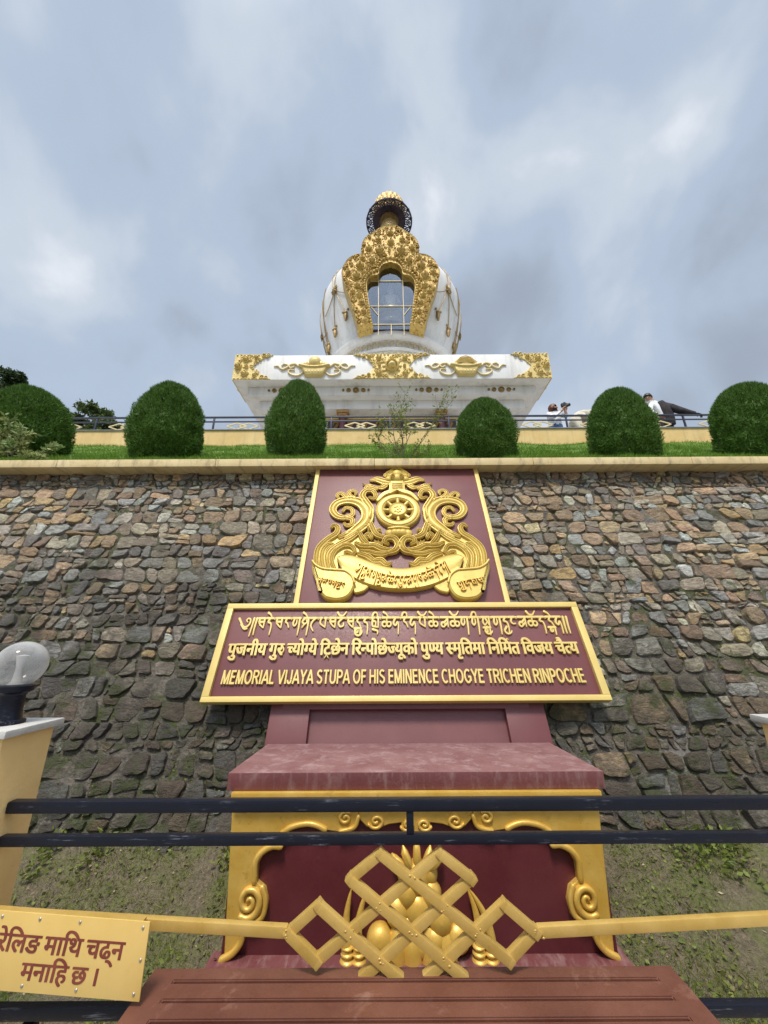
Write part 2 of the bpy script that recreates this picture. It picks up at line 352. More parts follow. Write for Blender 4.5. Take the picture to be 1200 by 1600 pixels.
# ------------------------------------------------------------------ mesh helpers
class MB:
    def __init__(self):
        self.v = []
        self.f = []

    def add(self, vs, fs, mtx=None):
        o = len(self.v)
        if mtx is not None:
            vs = [mtx @ Vector(p) for p in vs]
        self.v.extend([tuple(p) for p in vs])
        self.f.extend([tuple(i + o for i in f) for f in fs])
        return self

    def box(self, x0, x1, y0, y1, z0, z1, mtx=None):
        vs = [(x, y, z) for x in (x0, x1) for y in (y0, y1) for z in (z0, z1)]
        fs = [(0, 1, 3, 2), (4, 6, 7, 5), (0, 4, 5, 1), (2, 3, 7, 6), (0, 2, 6, 4), (1, 5, 7, 3)]
        return self.add(vs, fs, mtx)

    def beam(self, a, b, w, h, up=(0, 0, 1)):
        """rectangular bar from a to b; w across, h along up"""
        a, b, up = Vector(a), Vector(b), Vector(up)
        d = (b - a).normalized()
        s = d.cross(up).normalized()
        u = s.cross(d).normalized()
        vs = []
        for p in (a, b):
            for i, j in ((-1, -1), (1, -1), (1, 1), (-1, 1)):
                vs.append(p + s * (i * w / 2) + u * (j * h / 2))
        fs = [(0, 1, 2, 3), (7, 6, 5, 4), (0, 4, 5, 1), (1, 5, 6, 2), (2, 6, 7, 3), (3, 7, 4, 0)]
        return self.add(vs, fs)

    def tube(self, pts, rad, seg=8, mtx=None, flat=1.0):
        pts = [Vector(p) for p in pts]
        n = len(pts)
        if not hasattr(rad, '__len__'):
            rad = [rad] * n
        vs, fs = [], []
        ref = Vector((0.13, 0.31, 0.94))
        for i, p in enumerate(pts):
            d = (pts[min(i + 1, n - 1)] - pts[max(i - 1, 0)])
            d = d.normalized() if d.length > 1e-9 else Vector((0, 0, 1))
            s = d.cross(ref)
            if s.length < 1e-3:
                s = d.cross(Vector((1, 0, 0)))
            s.normalize()
            u = s.cross(d)
            for j in range(seg):
                a = 2 * math.pi * j / seg
                vs.append(p + s * math.cos(a) * rad[i] + u * math.sin(a) * rad[i] * flat)
        for i in range(n - 1):
            for j in range(seg):
                fs.append((i * seg + j, i * seg + (j + 1) % seg, (i + 1) * seg + (j + 1) % seg, (i + 1) * seg + j))
        fs.append(tuple(range(seg))[::-1])
        fs.append(tuple((n - 1) * seg + j for j in range(seg)))
        return self.add(vs, fs, mtx)

    def lathe(self, prof, seg=48, center=(0, 0, 0), a0=0.0, a1=2 * math.pi, mtx=None, mod=None, skip=None):
        """prof: list of (r, z). mod(a, i) scales r. skip(x, y, z) drops faces."""
        full = abs(a1 - a0 - 2 * math.pi) < 1e-6
        cols = seg if full else seg + 1
        vs, fs = [], []
        for i, (r, z) in enumerate(prof):
            for j in range(cols):
                a = a0 + (a1 - a0) * j / seg
                q = r * (mod(a, i) if mod else 1)
                vs.append((center[0] + q * math.sin(a), center[1] - q * math.cos(a), center[2] + z))
        for i in range(len(prof) - 1):
            for j in range(seg):
                j2 = (j + 1) % cols
                f = (i * cols + j, i * cols + j2, (i + 1) * cols + j2, (i + 1) * cols + j)
                if skip:
                    c = [sum(vs[q][t] for q in f) / 4 for t in range(3)]
                    if skip(*c):
                        continue
                fs.append(f)
        return self.add(vs, fs, mtx)

    def ball(self, c, r, seg=12, rings=8, scale=(1, 1, 1), mtx=None):
        prof = [(math.sin(math.pi * i / rings), -math.cos(math.pi * i / rings)) for i in range(rings + 1)]
        vs, fs = [], []
        for (pr, pz) in prof:
            for j in range(seg):
                a = 2 * math.pi * j / seg
                vs.append((c[0] + r * scale[0] * pr * math.cos(a), c[1] + r * scale[1] * pr * math.sin(a), c[2] + r * scale[2] * pz))
        for i in range(rings):
            for j in range(seg):
                fs.append((i * seg + j, i * seg + (j + 1) % seg, (i + 1) * seg + (j + 1) % seg, (i + 1) * seg + j))
        return self.add(vs, fs, mtx)

    def prism(self, poly, z0, z1, mtx=None, inset=0.0):
        """poly in (x, y), extruded along z from z0 to z1 (z1 = visible face)"""
        ar = sum(poly[i][0] * poly[(i + 1) % len(poly)][1] - poly[(i + 1) % len(poly)][0] * poly[i][1] for i in range(len(poly)))
        if ar < 0:
            poly = poly[::-1]
        n = len(poly)
        if inset > 0:
            top = []
            for i in range(n):
                p0, p1, p2 = (Vector(poly[(i + q) % n]).to_2d() for q in (-1, 0, 1))
                e1 = (p1 - p0); e2 = (p2 - p1)
                n1 = Vector((-e1.y, e1.x)).normalized(); n2 = Vector((-e2.y, e2.x)).normalized()
                m = n1 + n2
                m = m / max(m.length_squared, 0.5) * 2 if m.length > 1e-6 else n1
                top.append(tuple(p1 + m * inset))
            vs = [(x, y, z0) for x, y in poly] + [(x, y, z1 - inset) for x, y in poly] + [(x, y, z1) for x, y in top]
            fs = [tuple(range(n))[::-1], tuple(range(2 * n, 3 * n))]
            for lvl in (0, 1):
                for i in range(n):
                    j = (i + 1) % n
                    fs.append((lvl * n + i, lvl * n + j, (lvl + 1) * n + j, (lvl + 1) * n + i))
        else:
            vs = [(x, y, z0) for x, y in poly] + [(x, y, z1) for x, y in poly]
            fs = [tuple(range(n))[::-1], tuple(range(n, 2 * n))]
            for i in range(n):
                j = (i + 1) % n
                fs.append((i, j, n + j, n + i))
        return self.add(vs, fs, mtx)

    def ribbon(self, pts, wid, h, z0=0.0, sub=6, prof=None, mtx=None, mirror=False, taper=True):
        """carved scroll: a smoothed stroke with a rounded, grooved section lying on z = z0"""
        P, W = smooth(pts, wid, sub)
        prof = prof or PROF
        vs, fs = [], []
        n = len(P)
        if taper:      # round both ends off
            out = []
            for end in (0, 1):
                p, q = (P[0], P[1]) if end == 0 else (P[-1], P[-2])
                w = W[0] if end == 0 else W[-1]
                d = (p - q).normalized()
                ex = [(p + d * (w * 0.5 * math.sin(t)), max(w * math.cos(t), w * 0.05)) for t in (0.5, 0.95, 1.3, 1.55)]
                out.append(ex)
            P = [e_[0] for e_ in out[0][::-1]] + P + [e_[0] for e_ in out[1]]
            W = [e_[1] for e_ in out[0][::-1]] + W + [e_[1] for e_ in out[1]]
            n = len(P)
        wm = max(W)
        for i in range(n):
            d = P[min(i + 1, n - 1)] - P[max(i - 1, 0)]
            d = d.normalized() if d.length > 1e-9 else Vector((1, 0))
            s = Vector((-d.y, d.x))
            hh = h * (0.55 + 0.45 * W[i] / wm)
            for (a, b) in prof:
                p = P[i] + s * (a * W[i] / 2)
                x = -p.x if mirror else p.x
                vs.append((x, p.y, z0 + b * hh))
        m = len(prof)
        for i in range(n - 1):
            for j in range(m - 1):
                f = (i * m + j, i * m + j + 1, (i + 1) * m + j + 1, (i + 1) * m + j)
                fs.append(f if not mirror else f[::-1])
        return self.add(vs, fs, mtx)

    def build(self, name, mat, parent=None, smooth_angle=40, bevel=0.0, loc=None, rot=None, bevel_seg=2):
        me = bpy.data.meshes.new(name)
        me.from_pydata(self.v, [], self.f)
        me.validate()
        bm = bmesh.new(); bm.from_mesh(me)
        bmesh.ops.recalc_face_normals(bm, faces=bm.faces)
        if bevel > 0:
            es = [e_ for e_ in bm.edges if len(e_.link_faces) == 2 and e_.calc_face_angle(0) > R(35)]
            bmesh.ops.bevel(bm, geom=es, offset=bevel, segments=bevel_seg, affect='EDGES', profile=0.6, clamp_overlap=True)
        bm.to_mesh(me); bm.free()
        if smooth_angle:
            me.shade_smooth()
            me.set_sharp_from_angle(angle=R(smooth_angle))
        return link(name, me, mat, parent, loc, rot)


PROF = [(-1, 0), (-1, .55), (-.9, .82), (-.72, .84), (-.6, .48), (-.42, .66), (-.2, .93), (0, 1), (.2, .93), (.42, .66), (.6, .48), (.72, .84), (.9, .82), (1, .55), (1, 0)]
ROUND = [(-1, 0), (-1, .5), (-.8, .8), (-.45, .97), (0, 1), (.45, .97), (.8, .8), (1, .5), (1, 0)]
FLAT = [(-1, 0), (-1, .85), (-.8, 1), (.8, 1), (1, .85), (1, 0)]


def smooth(pts, wid, sub):
    pts = [Vector(p).to_2d() for p in pts]
    if not hasattr(wid, '__len__'):
        wid = [wid] * len(pts)
    n = len(pts)
    P, W = [], []
    for i in range(n - 1):
        p0 = pts[i - 1] if i else pts[0] * 2 - pts[1]
        p1, p2 = pts[i], pts[i + 1]
        p3 = pts[i + 2] if i + 2 < n else pts[-1] * 2 - pts[-2]
        for s in range(sub):
            t = s / sub
            P.append(0.5 * ((2 * p1) + (p2 - p0) * t + (2 * p0 - 5 * p1 + 4 * p2 - p3) * t * t + (3 * p1 - p0 - 3 * p2 + p3) * t ** 3))
            W.append(wid[i] * (1 - t) + wid[i + 1] * t)
    P.append(pts[-1]); W.append(wid[-1])
    return P, W


def smooth_poly(poly, sub=5):
    n = len(poly)
    pts = [Vector(p).to_2d() for p in poly]
    out = []
    for i in range(n):
        p0, p1, p2, p3 = pts[i - 1], pts[i], pts[(i + 1) % n], pts[(i + 2) % n]
        for s in range(sub):
            t = s / sub
            out.append(tuple(0.5 * ((2 * p1) + (p2 - p0) * t + (2 * p0 - 5 * p1 + 4 * p2 - p3) * t * t + (3 * p1 - p0 - 3 * p2 + p3) * t ** 3)))
    return out


def mirror_poly(half):
    """left half listed from the axis round to the axis -> closed symmetric polygon"""
    return list(half) + [(-x, y) for x, y in half[::-1] if abs(x) > 1e-4]


def link(name, me, mat, parent=None, loc=None, rot=None):
    o = bpy.data.objects.new(name, me)
    COL.objects.link(o)
    if mat is not None:
        me.materials.append(mat)
    if parent is not None:
        o.parent = parent
    if loc is not None:
        o.location = loc
    if rot is not None:
        o.rotation_euler = rot
    return o


def thing(name, label, cat, loc=(0, 0, 0), rot=(0, 0, 0), group=None):
    o = bpy.data.objects.new(name, None)
    o.empty_display_size = 0.1
    COL.objects.link(o)
    o.location = loc
    o.rotation_euler = rot
    return tag(o, label, cat, group)


def tag(o, label, cat, group=None, kind=None):
    o['label'] = label
    o['category'] = cat
    if group:
        o['group'] = group
    if kind:
        o['kind'] = kind
    return o


def struct(o, kind='structure'):
    o['kind'] = kind
    return o


def np_mesh(name, verts, nper, mat, parent=None):
    """many loose polygons of nper corners each; verts (n*nper, 3)"""
    n = len(verts) // nper
    me = bpy.data.meshes.new(name)
    me.vertices.add(n * nper); me.vertices.foreach_set('co', np.asarray(verts, dtype=np.float32).ravel())
    me.loops.add(n * nper); me.loops.foreach_set('vertex_index', np.arange(n * nper, dtype=np.int32))
    me.polygons.add(n); me.polygons.foreach_set('loop_start', np.arange(n, dtype=np.int32) * nper)
    me.polygons.foreach_set('loop_total', np.full(n, nper, dtype=np.int32))
    me.update(calc_edges=True)
    return link(name, me, mat, parent)


def join_np(o, verts, faces):
    pass


def blades(rng, base, direc, length, width):
    """triangular blades: base points, unit directions, lengths, widths (numpy)"""
    n = len(base)
    r = rng.normal(size=(n, 3))
    side = np.cross(direc, r)
    side /= np.linalg.norm(side, axis=1)[:, None] + 1e-9
    a = base - side * width[:, None] / 2
    b = base + side * width[:, None] / 2
    c = base + direc * length[:, None]
    return np.stack([a, b, c], axis=1).reshape(-1, 3)


def leaves(rng, base, direc, length, width):
    """diamond leaves"""
    n = len(base)
    r = rng.normal(size=(n, 3))
    side = np.cross(direc, r)
    side /= np.linalg.norm(side, axis=1)[:, None] + 1e-9
    m = base + direc * (length * 0.45)[:, None]
    return np.stack([base, m - side * width[:, None] / 2, base + direc * length[:, None], m + side * width[:, None] / 2], axis=1).reshape(-1, 3)


def unit(a):
    return a / (np.linalg.norm(a, axis=1)[:, None] + 1e-9)


# ------------------------------------------------------------------ lettering
def text_verts(body, bold=0.0, extrude=0.02, bevel=0.0, res=3):
    cu = bpy.data.curves.new('lettering', 'FONT')
    cu.body = body
    cu.size = 1.0
    cu.extrude = extrude
    cu.offset = bold
    cu.bevel_depth = bevel
    cu.resolution_u = res
    o = bpy.data.objects.new('lettering', cu)
    COL.objects.link(o)
    bpy.context.view_layer.update()
    dg = bpy.context.evaluated_depsgraph_get()
    me = bpy.data.meshes.new_from_object(o.evaluated_get(dg))
    vs = [tuple(v_.co) for v_ in me.vertices]
    fs = [tuple(p.vertices) for p in me.polygons]
    bpy.data.objects.remove(o); bpy.data.curves.remove(cu); bpy.data.meshes.remove(me)
    return vs, fs


_adv = {}


def advance(s):
    if s not in _adv:
        both = max(p[0] for p in text_verts(s + 'MMM')[0])
        one = max(p[0] for p in text_verts('MMM')[0])
        _adv[s] = both - one
    return _adv[s]


def clip_x(vs, fs, xmax):
    bm = bmesh.new()
    bv = [bm.verts.new(p) for p in vs]
    for f in fs:
        try:
            bm.faces.new([bv[i] for i in f])
        except ValueError:
            pass
    bmesh.ops.remove_doubles(bm, verts=bm.verts, dist=1e-5)
    bmesh.ops.bisect_plane(bm, geom=bm.verts[:] + bm.edges[:] + bm.faces[:], plane_co=(xmax, 0, 0), plane_no=(1, 0, 0), clear_outer=True)
    bm.verts.index_update()
    vs = [tuple(v_.co) for v_ in bm.verts]
    fs = [tuple(q.index for q in f.verts) for f in bm.faces]
    bm.free()
    return vs, fs


def runs(t):
    """letters with the signs that sit on them"""
    out = []
    for ch in t:
        if out and ch in 'ुूृेैोौंँ्':
            out[-1] += ch
        else:
            out.append(ch)
    return out


def heavy(s, bold, extrude):
    """thickened letter: the outline set four times, a little apart"""
    v0, f0 = text_verts(s, 0, extrude)
    vs, fs = [], []
    for i, (dx_, dy_) in enumerate(((-bold, -bold * .4), (bold, -bold * .4), (-bold * .35, bold * .4), (bold * .35, 0), (bold, bold * .4))):
        o = len(vs)
        vs += [(p[0] + dx_, p[1] + dy_, p[2] + i * .0006) for p in v0]
        fs += [tuple(q + o for q in f) for f in f0]
    return vs, fs


# plain block capitals, as straight and curved strokes of even weight
def arc(cx, cy, rx, ry, a0, a1, n=9):
    return [(cx + rx * math.cos(R(a0 + (a1 - a0) * i / (n - 1))), cy + ry * math.sin(R(a0 + (a1 - a0) * i / (n - 1)))) for i in range(n)]


CAPS = {
    'A': (.60, [[(.02, 0), (.30, 1)], [(.58, 0), (.30, 1)], [(.12, .30), (.48, .30)]]),
    'C': (.60, [arc(.33, .5, .26, .44, 48, 312, 15)]),
    'E': (.50, [[(.08, 0), (.08, 1)], [(.08, .93), (.47, .93)], [(.08, .52), (.44, .52)], [(.08, .07), (.48, .07)]]),
    'F': (.46, [[(.08, 0), (.08, 1)], [(.08, .93), (.45, .93)], [(.08, .50), (.41, .50)]]),
    'G': (.64, [arc(.34, .5, .27, .44, 48, 330, 16), [(.36, .45), (.60, .45)], [(.585, .49), (.585, .14)]]),
    'H': (.60, [[(.08, 0), (.08, 1)], [(.52, 0), (.52, 1)], [(.08, .52), (.52, .52)]]),
    'I': (.18, [[(.09, 0), (.09, 1)]]),
    'J': (.44, [[(.36, 1), (.36, .30)], arc(.20, .28, .16, .22, 0, -180, 9)]),
    'L': (.47, [[(.08, 0), (.08, 1)], [(.08, .07), (.46, .07)]]),
    'M': (.70, [[(.08, 0), (.08, 1)], [(.62, 0), (.62, 1)], [(.09, 1), (.35, .02)], [(.61, 1), (.35, .02)]]),
    'N': (.60, [[(.08, 0), (.08, 1)], [(.52, 0), (.52, 1)], [(.09, 1), (.51, 0)]]),
    'O': (.68, [arc(.34, .5, .27, .44, 90, 452, 22)]),
    'P': (.54, [[(.08, 0), (.08, 1)], [(.08, .93), (.30, .93)], arc(.30, .695, .18, .235, 90, -90, 10), [(.30, .46), (.08, .46)]]),
    'R': (.58, [[(.08, 0), (.08, 1)], [(.08, .93), (.32, .93)], arc(.32, .715, .18, .215, 90, -90, 10), [(.32, .50), (.08, .50)], [(.30, .50), (.54, 0)]]),
    'S': (.54, [arc(.27, .73, .19, .21, 30, 200, 9) + [(.16, .58), (.34, .46)] + arc(.27, .27, .20, .21, 40, -160, 10)]),
    'T': (.52, [[(.26, 0), (.26, 1)], [(.01, .93), (.51, .93)]]),
    'U': (.60, [[(.08, 1), (.08, .3)], arc(.30, .32, .22, .26, 180, 360, 11), [(.52, .3), (.52, 1)]]),
    'V': (.58, [[(.02, 1), (.29, 0)], [(.56, 1), (.29, 0)]]),
    'Y': (.56, [[(.02, 1), (.28, .45)], [(.54, 1), (.28, .45)], [(.28, .5), (.28, 0)]]),
}


def capitals(s, h=.1, pen=.135):
    mb = MB()
    x = 0.0
    k_ = 0
    for ch in s:
        if ch == ' ':
            x += .24
            continue
        w, strokes = CAPS[ch]
        for st_ in strokes:
            k_ += 1
            mb.ribbon([(a + x, b) for a, b in st_], pen, h * (1 + .012 * (k_ % 5)), 0, sub=1 if len(st_) == 2 else 2, prof=FLAT, taper=False)
        x += w + .07
    return mb, x


def devanagari(tokens, bold=0.022, extrude=0.03):
    """tokens: plain strings, ('half', letter, keep) for a joined half letter, ('reph', dx), ('rakar', dx).
    returns verts, faces, total advance, in em units"""
    mb = MB()
    x = 0.0
    for t in tokens:
        if isinstance(t, str):
            if t == ' ':
                x += 0.22
                continue
            for ch in runs(t):
                vs, fs = heavy(ch, bold, extrude)
                z = .0025 * (len(mb.f) % 7)
                mb.add([(p[0] + x, p[1], p[2] + z) for p in vs], fs)
                x += advance(ch)
        elif t[0] == 'half':
            a = advance(t[1])
            vs, fs = heavy(t[1], bold, extrude)
            vs, fs = clip_x(vs, fs, a * t[2])
            mb.add([(p[0] + x, p[1], p[2] + .0041) for p in vs], fs)
            x += a * t[2] - 0.02
        elif t[0] == 'ru':
            vs, fs = heavy('र', bold, extrude)
            mb.add([(p[0] + x, p[1], p[2]) for p in vs], fs)
            a = advance('र')
            mb.ribbon([(x + a * .52, .40), (x + a * .8, .46), (x + a * 1.05, .38), (x + a * 1.1, .24), (x + a * .95, .14), (x + a * .78, .18)], [.06, .085, .1, .1, .085, .06], extrude * 2, -extrude * .95, prof=FLAT)
            mb.box(x + a * .9, x + a * 1.18, .548, .622, -extrude * .98, extrude * .97)
            x += a * 1.18
        elif t[0] == 'reph':
            q = x + t[1]
            mb.ribbon([(q - .06, .66), (q - .13, .76), (q - .05, .84), (q + .06, .80)], [.05, .075, .085, .06], extrude * 2, -extrude, prof=FLAT)
        elif t[0] == 'rakar':
            q = x + t[1]
            mb.ribbon([(q - .14, -.17), (q, -.02), (q + .14, -.17)], [.06, .085, .06], extrude * 2, -extrude, prof=FLAT, sub=3)
    return mb.v, mb.f, x


def circ(cx, cy, r, a0=0, a1=360, n=9, ry=None):
    ry = ry or r
    return [(cx + r * math.cos(R(a0 + (a1 - a0) * i / (n - 1))), cy + ry * math.sin(R(a0 + (a1 - a0) * i / (n - 1)))) for i in range(n)]


# Tibetan letters as pen strokes: headline at 1, body down to about 0.3, long stems below
TIB = {
    'mark': (1.35, [[(0, 1.0), (.22, .72), (.5, .38), (.8, .38), (1.0, .62), (.98, .92), (.8, 1.0), (.66, .88), (.78, .74)], [(1.3, 1.0), (1.16, -.3)], [(.3, .55), (.6, .22), (.85, .25)]]),
    'shad': (.26, [[(.16, 1.0), (.1, .3), (.1, -.2)]]),
    'ba': (.66, [[(0, 1), (.6, 1)], [(.14, 1), (.1, .72), (.3, .46), (.54, .3)], [(.54, 1), (.54, .3)], [(.16, .72), (.54, .72)]]),
    'pa': (.66, [[(0, 1), (.24, 1)], [(.42, 1), (.62, 1)], [(.14, 1), (.12, .6), (.54, .32)], [(.54, 1), (.54, .3)]]),
    'da': (.62, [[(0, 1), (.56, 1)], [(.34, 1), (.18, .72), (.42, .62), (.5, .3), (.46, -.2)]]),
    'ra': (.56, [[(0, 1), (.52, 1)], [(.28, 1), (.18, .74), (.36, .6), (.5, .3)]]),
    'ga': (.74, [[(0, 1), (.7, 1)], [(.2, 1), (.1, .62), (.22, .42), (.38, .6), (.38, .9)], [(.62, 1), (.62, .3), (.58, -.25)]]),
    'sha': (.72, [[(.2, 1), (.68, 1)], [(.32, 1), (.1, .74), (.3, .56), (.5, .74), (.32, .98)], [(.3, .56), (.12, .3)], [(.6, 1), (.6, .3), (.55, -.25)]]),
    'ta': (.6, [[(0, 1), (.56, 1)], [(.46, 1), (.2, .72), (.12, .4), (.34, .05)]]),
    'ca': (.66, [[(0, 1), (.62, 1)], [(.48, 1), (.14, .66), (.28, .36), (.54, .42), (.56, .62)]]),
    'cha': (.84, [[(.04, 1), (.8, 1)], [(.42, 1), (.42, .74)], circ(.22, .52, .18, 60, 420, 10), circ(.6, .52, .18, 120, 480, 10)]),
    'kha': (.72, [[(0, 1), (.3, 1)], [(.46, 1), (.68, 1)], [(.12, 1), (.1, .42), (.34, .34), (.6, .3)], [(.6, 1), (.6, .3)], [(.12, .74), (.36, .7), (.36, .36)]]),
    'na': (.66, [[(0, 1), (.62, 1)], [(.3, 1), (.12, .6), (.3, .42), (.46, .68), (.54, .4), (.5, -.2)]]),
    'ma': (.78, [[(.04, 1), (.74, 1)], circ(.22, .46, .16, 60, 420, 10), [(.3, .6), (.5, .78), (.62, 1)], [(.36, .4), (.6, .56), (.62, .3)], [(.62, 1), (.62, .3)]]),
    'nga': (.56, [[(0, 1), (.5, 1)], [(.26, 1), (.14, .66), (.3, .5), (.5, .52)]]),
    'sa': (.76, [[(0, 1), (.72, 1)], [(.2, 1), (.1, .64), (.24, .42), (.42, .6)], [(.36, .88), (.66, .3)], [(.64, 1), (.64, .4)]]),
    'dot': (.12, [[(.03, .98), (.06, .9)]]),
    'sp': (.3, []),
}
TIBV = {
    'e': [[(.06, 1.42), (.28, 1.3), (.44, 1.08)]],
    'i': [[(.06, 1.12), (.2, 1.38), (.44, 1.36), (.5, 1.06)]],
    'o': [[(.0, 1.42), (.18, 1.2), (.36, 1.16), (.54, 1.22), (.74, 1.46)]],
    'u': [[(.34, .28), (.12, 0), (.3, -.22), (.6, -.16), (.7, -.02)]],
    'ya': [[(.1, .1), (.12, -.18), (.4, -.3), (.66, -.1), (.62, .2)]],
    'rsub': [[(.1, .14), (.5, .02), (.5, -.2)]],
    'gsub': [[(.02, .22), (.6, .22)], [(.2, .22), (.14, -.04), (.32, -.06), (.34, .18)], [(.54, .22), (.52, -.3)]],
}


def tibetan(seq, h=0.08, pen=0.115):
    """seq: list of letters, each 'da' or 'da+e'; returns MB in em units with total width"""
    mb = MB()
    x = 0.0
    for s in seq:
        parts = s.split('+')
        w, strokes = TIB[parts[0]]
        allst = list(strokes)
        for v_ in parts[1:]:
            allst += [[(px_ + (w - .66) / 2, py_) for px_, py_ in st_] for st_ in TIBV[v_]]
        for st_ in allst:
            n_ = len(st_)
            wd = [pen * (1.15 - 0.5 * i / max(n_ - 1, 1)) for i in range(n_)]
            if n_ == 2 and abs(st_[0][1] - st_[1][1]) < .02:
                wd = [pen * 1.1] * 2
            mb.ribbon([(a + x, b) for a, b in st_], wd, h * (1 + .011 * (len(mb.f) % 6)), 0.0, sub=4, prof=FLAT)
        x += w + 0.03
    return mb, x


def placed(vs, sx, sy, sz, ox, oy, oz):
    return [(p[0] * sx + ox, p[1] * sy + oy, p[2] * sz + oz) for p in vs]

# ================================================================== ground and terraces
def soil_z(y):
    t = min(max((y - 2.16) / (2.72 - 2.16), 0), 1)
    return -0.07 + 0.325 * (t * t * (3 - 2 * t) * 0.5 + t * 0.5)


def bank_z(y):
    return 3.12 + (y - 3.62) * (5.46 - 3.12) / (7.44 - 3.62)


mb = MB().box(-300, 300, -300, 3.0, -0.7, -0.62)
struct(mb.build('ground', M['soil'], smooth_angle=0))
mb = MB().box(-8, 8, -6, 1.0, -0.6, -0.1)
struct(mb.build('path', M['pavement'], smooth_angle=0))

rng = np.random.default_rng(7)
random.seed(11)
NX, NY = 150, 60
vs, fs = [], []
from mathutils import noise as mn
for j in range(NY + 1):
    y = 1.16 + (2.95 - 1.16) * j / NY
    for i in range(NX + 1):
        x = -7 + 14 * i / NX
        z = soil_z(y) + 0.03 * mn.noise((x * 2.2, y * 2.2, 0)) + 0.014 * mn.noise((x * 9, y * 9, 3))
        vs.append((x, y, z))
for j in range(NY):
    for i in range(NX):
        a = j * (NX + 1) + i
        fs.append((a, a + 1, a + NX + 2, a + NX + 1))
mb = MB(); mb.add(vs, fs)
struct(mb.build('garden_soil', M['soil'], smooth_angle=180))

# weeds, thin grass and litter on the soil
def soil_pts(n, clump=0.5):
    x = rng.uniform(-3.6, 3.6, n * 4); y = rng.uniform(1.2, 2.75, n * 4)
    keep = np.array([mn.noise((a * 1.7, b * 2.4, 5)) + 0.6 * mn.noise((a * 6, b * 6, 9)) + rng.normal() * 0.15 for a, b in zip(x, y)]) > clump
    x, y = x[keep][:n], y[keep][:n]
    z = np.array([soil_z(b) + 0.03 * mn.noise((a * 2.2, b * 2.2, 0)) for a, b in zip(x, y)])
    return np.stack([x, y, z], 1)


P = soil_pts(70000, -0.10)
n = len(P)
d = unit(np.stack([rng.normal(size=n) * .9, rng.normal(size=n) * .9, np.abs(rng.normal(size=n)) + .25], 1))
o = np_mesh('thin_grass', blades(rng, P, d, rng.uniform(.014, .046, n), rng.uniform(.002, .0048, n)), 3, M['weeds'])
struct(o, 'stuff'); tag(o, 'thin short grass and moss growing on the bare soil', 'grass')
P = soil_pts(5200, 0.0)
n = len(P)
P[:, 2] += rng.uniform(.004, .03, n)
d = unit(np.stack([rng.normal(size=n), rng.normal(size=n), rng.uniform(-.1, .5, n)], 1))
o = np_mesh('ground_weeds', leaves(rng, P, d, rng.uniform(.012, .032, n), rng.uniform(.008, .02, n)), 4, M['weeds'])
struct(o, 'stuff'); tag(o, 'small leafy weeds scattered over the soil below the stone wall', 'weeds')
P = soil_pts(2600, -0.6)
n = len(P)
P[:, 2] += .008
d = unit(np.stack([rng.normal(size=n), rng.normal(size=n), rng.uniform(-.1, .25, n)], 1))
o = np_mesh('leaf_litter', leaves(rng, P, d, rng.uniform(.006, .026, n), rng.uniform(.004, .014, n)), 4, M['litter'])
struct(o, 'stuff'); tag(o, 'dry fallen leaves and twigs lying on the soil', 'leaf litter')

# taller weeds along the wall foot
x = rng.uniform(-4.5, 4.5, 9000); y = 2.66 - np.abs(rng.normal(size=9000)) * .10
kp = np.array([mn.noise((a * 1.4, 2.0, 8)) + .5 * mn.noise((a * 5, 1.0, 8)) for a in x]) > .12
x, y = x[kp], y[kp]
P = np.stack([x, y, np.array([soil_z(b) for b in y]) + rng.uniform(.0, .06, len(x))], 1)
n = len(P)
d = unit(np.stack([rng.normal(size=n), rng.normal(size=n) - .4, rng.uniform(.0, 1.2, n)], 1))
o = np_mesh('wall_foot_weeds', leaves(rng, P, d, rng.uniform(.02, .05, n), rng.uniform(.010, .024, n)), 4, M['weeds'])
struct(o, 'stuff'); tag(o, 'leafy green weeds growing along the foot of the stone wall', 'weeds')

# bank: smooth base under the grass, then terrace
vs, fs = [], []
NX, NY = 160, 46
for j in range(NY + 1):
    y = 3.66 + (7.46 - 3.66) * j / NY
    for i in range(NX + 1):
        x = -12 + 24 * i / NX
        vs.append((x, y, bank_z(y) - .02 + .05 * mn.noise((x * 1.3, y * 1.6, 2)) + .03 * mn.noise((x * 4, y * 4, 2))))
for j in range(NY):
    for i in range(NX):
        a = j * (NX + 1) + i
        fs.append((a, a + 1, a + NX + 2, a + NX + 1))
mb = MB(); mb.add(vs, fs)
struct(mb.build('grass_bank', M['lawn'], smooth_angle=180))
N = 95000
y = 3.68 + (7.44 - 3.68) * rng.random(N) ** 1.7
x = rng.uniform(-1, 1, N) * (5.0 + (y - 3.6) * 1.2)
hum = np.array([mn.noise((a * 1.3, b * 1.6, 2)) * .05 + .03 * mn.noise((a * 4, b * 4, 2)) for a, b in zip(x, y)])
z = 3.12 + (y - 3.62) * (5.46 - 3.12) / (7.44 - 3.62) - .02 + hum
d = unit(np.stack([rng.normal(size=N) * .5, rng.normal(size=N) * .5 - .35, np.ones(N) * .8], 1))
tuft = np.array([max(0.0, mn.noise((a * 5, b * 5, 7))) for a, b in zip(x, y)])
o = np_mesh('bank_grass', blades(rng, np.stack([x, y, z], 1), d, rng.uniform(.03, .065, N) + tuft * .05, rng.uniform(.004, .009, N)), 3, M['lawn'])
struct(o, 'stuff'); tag(o, 'soft bright green grass mounding over the bank above the wall', 'grass')

mb = MB().box(-60, 60, 7.62, 120, 5.0, 5.42)
struct(mb.build('terrace', M['terrace_floor'], smooth_angle=0))
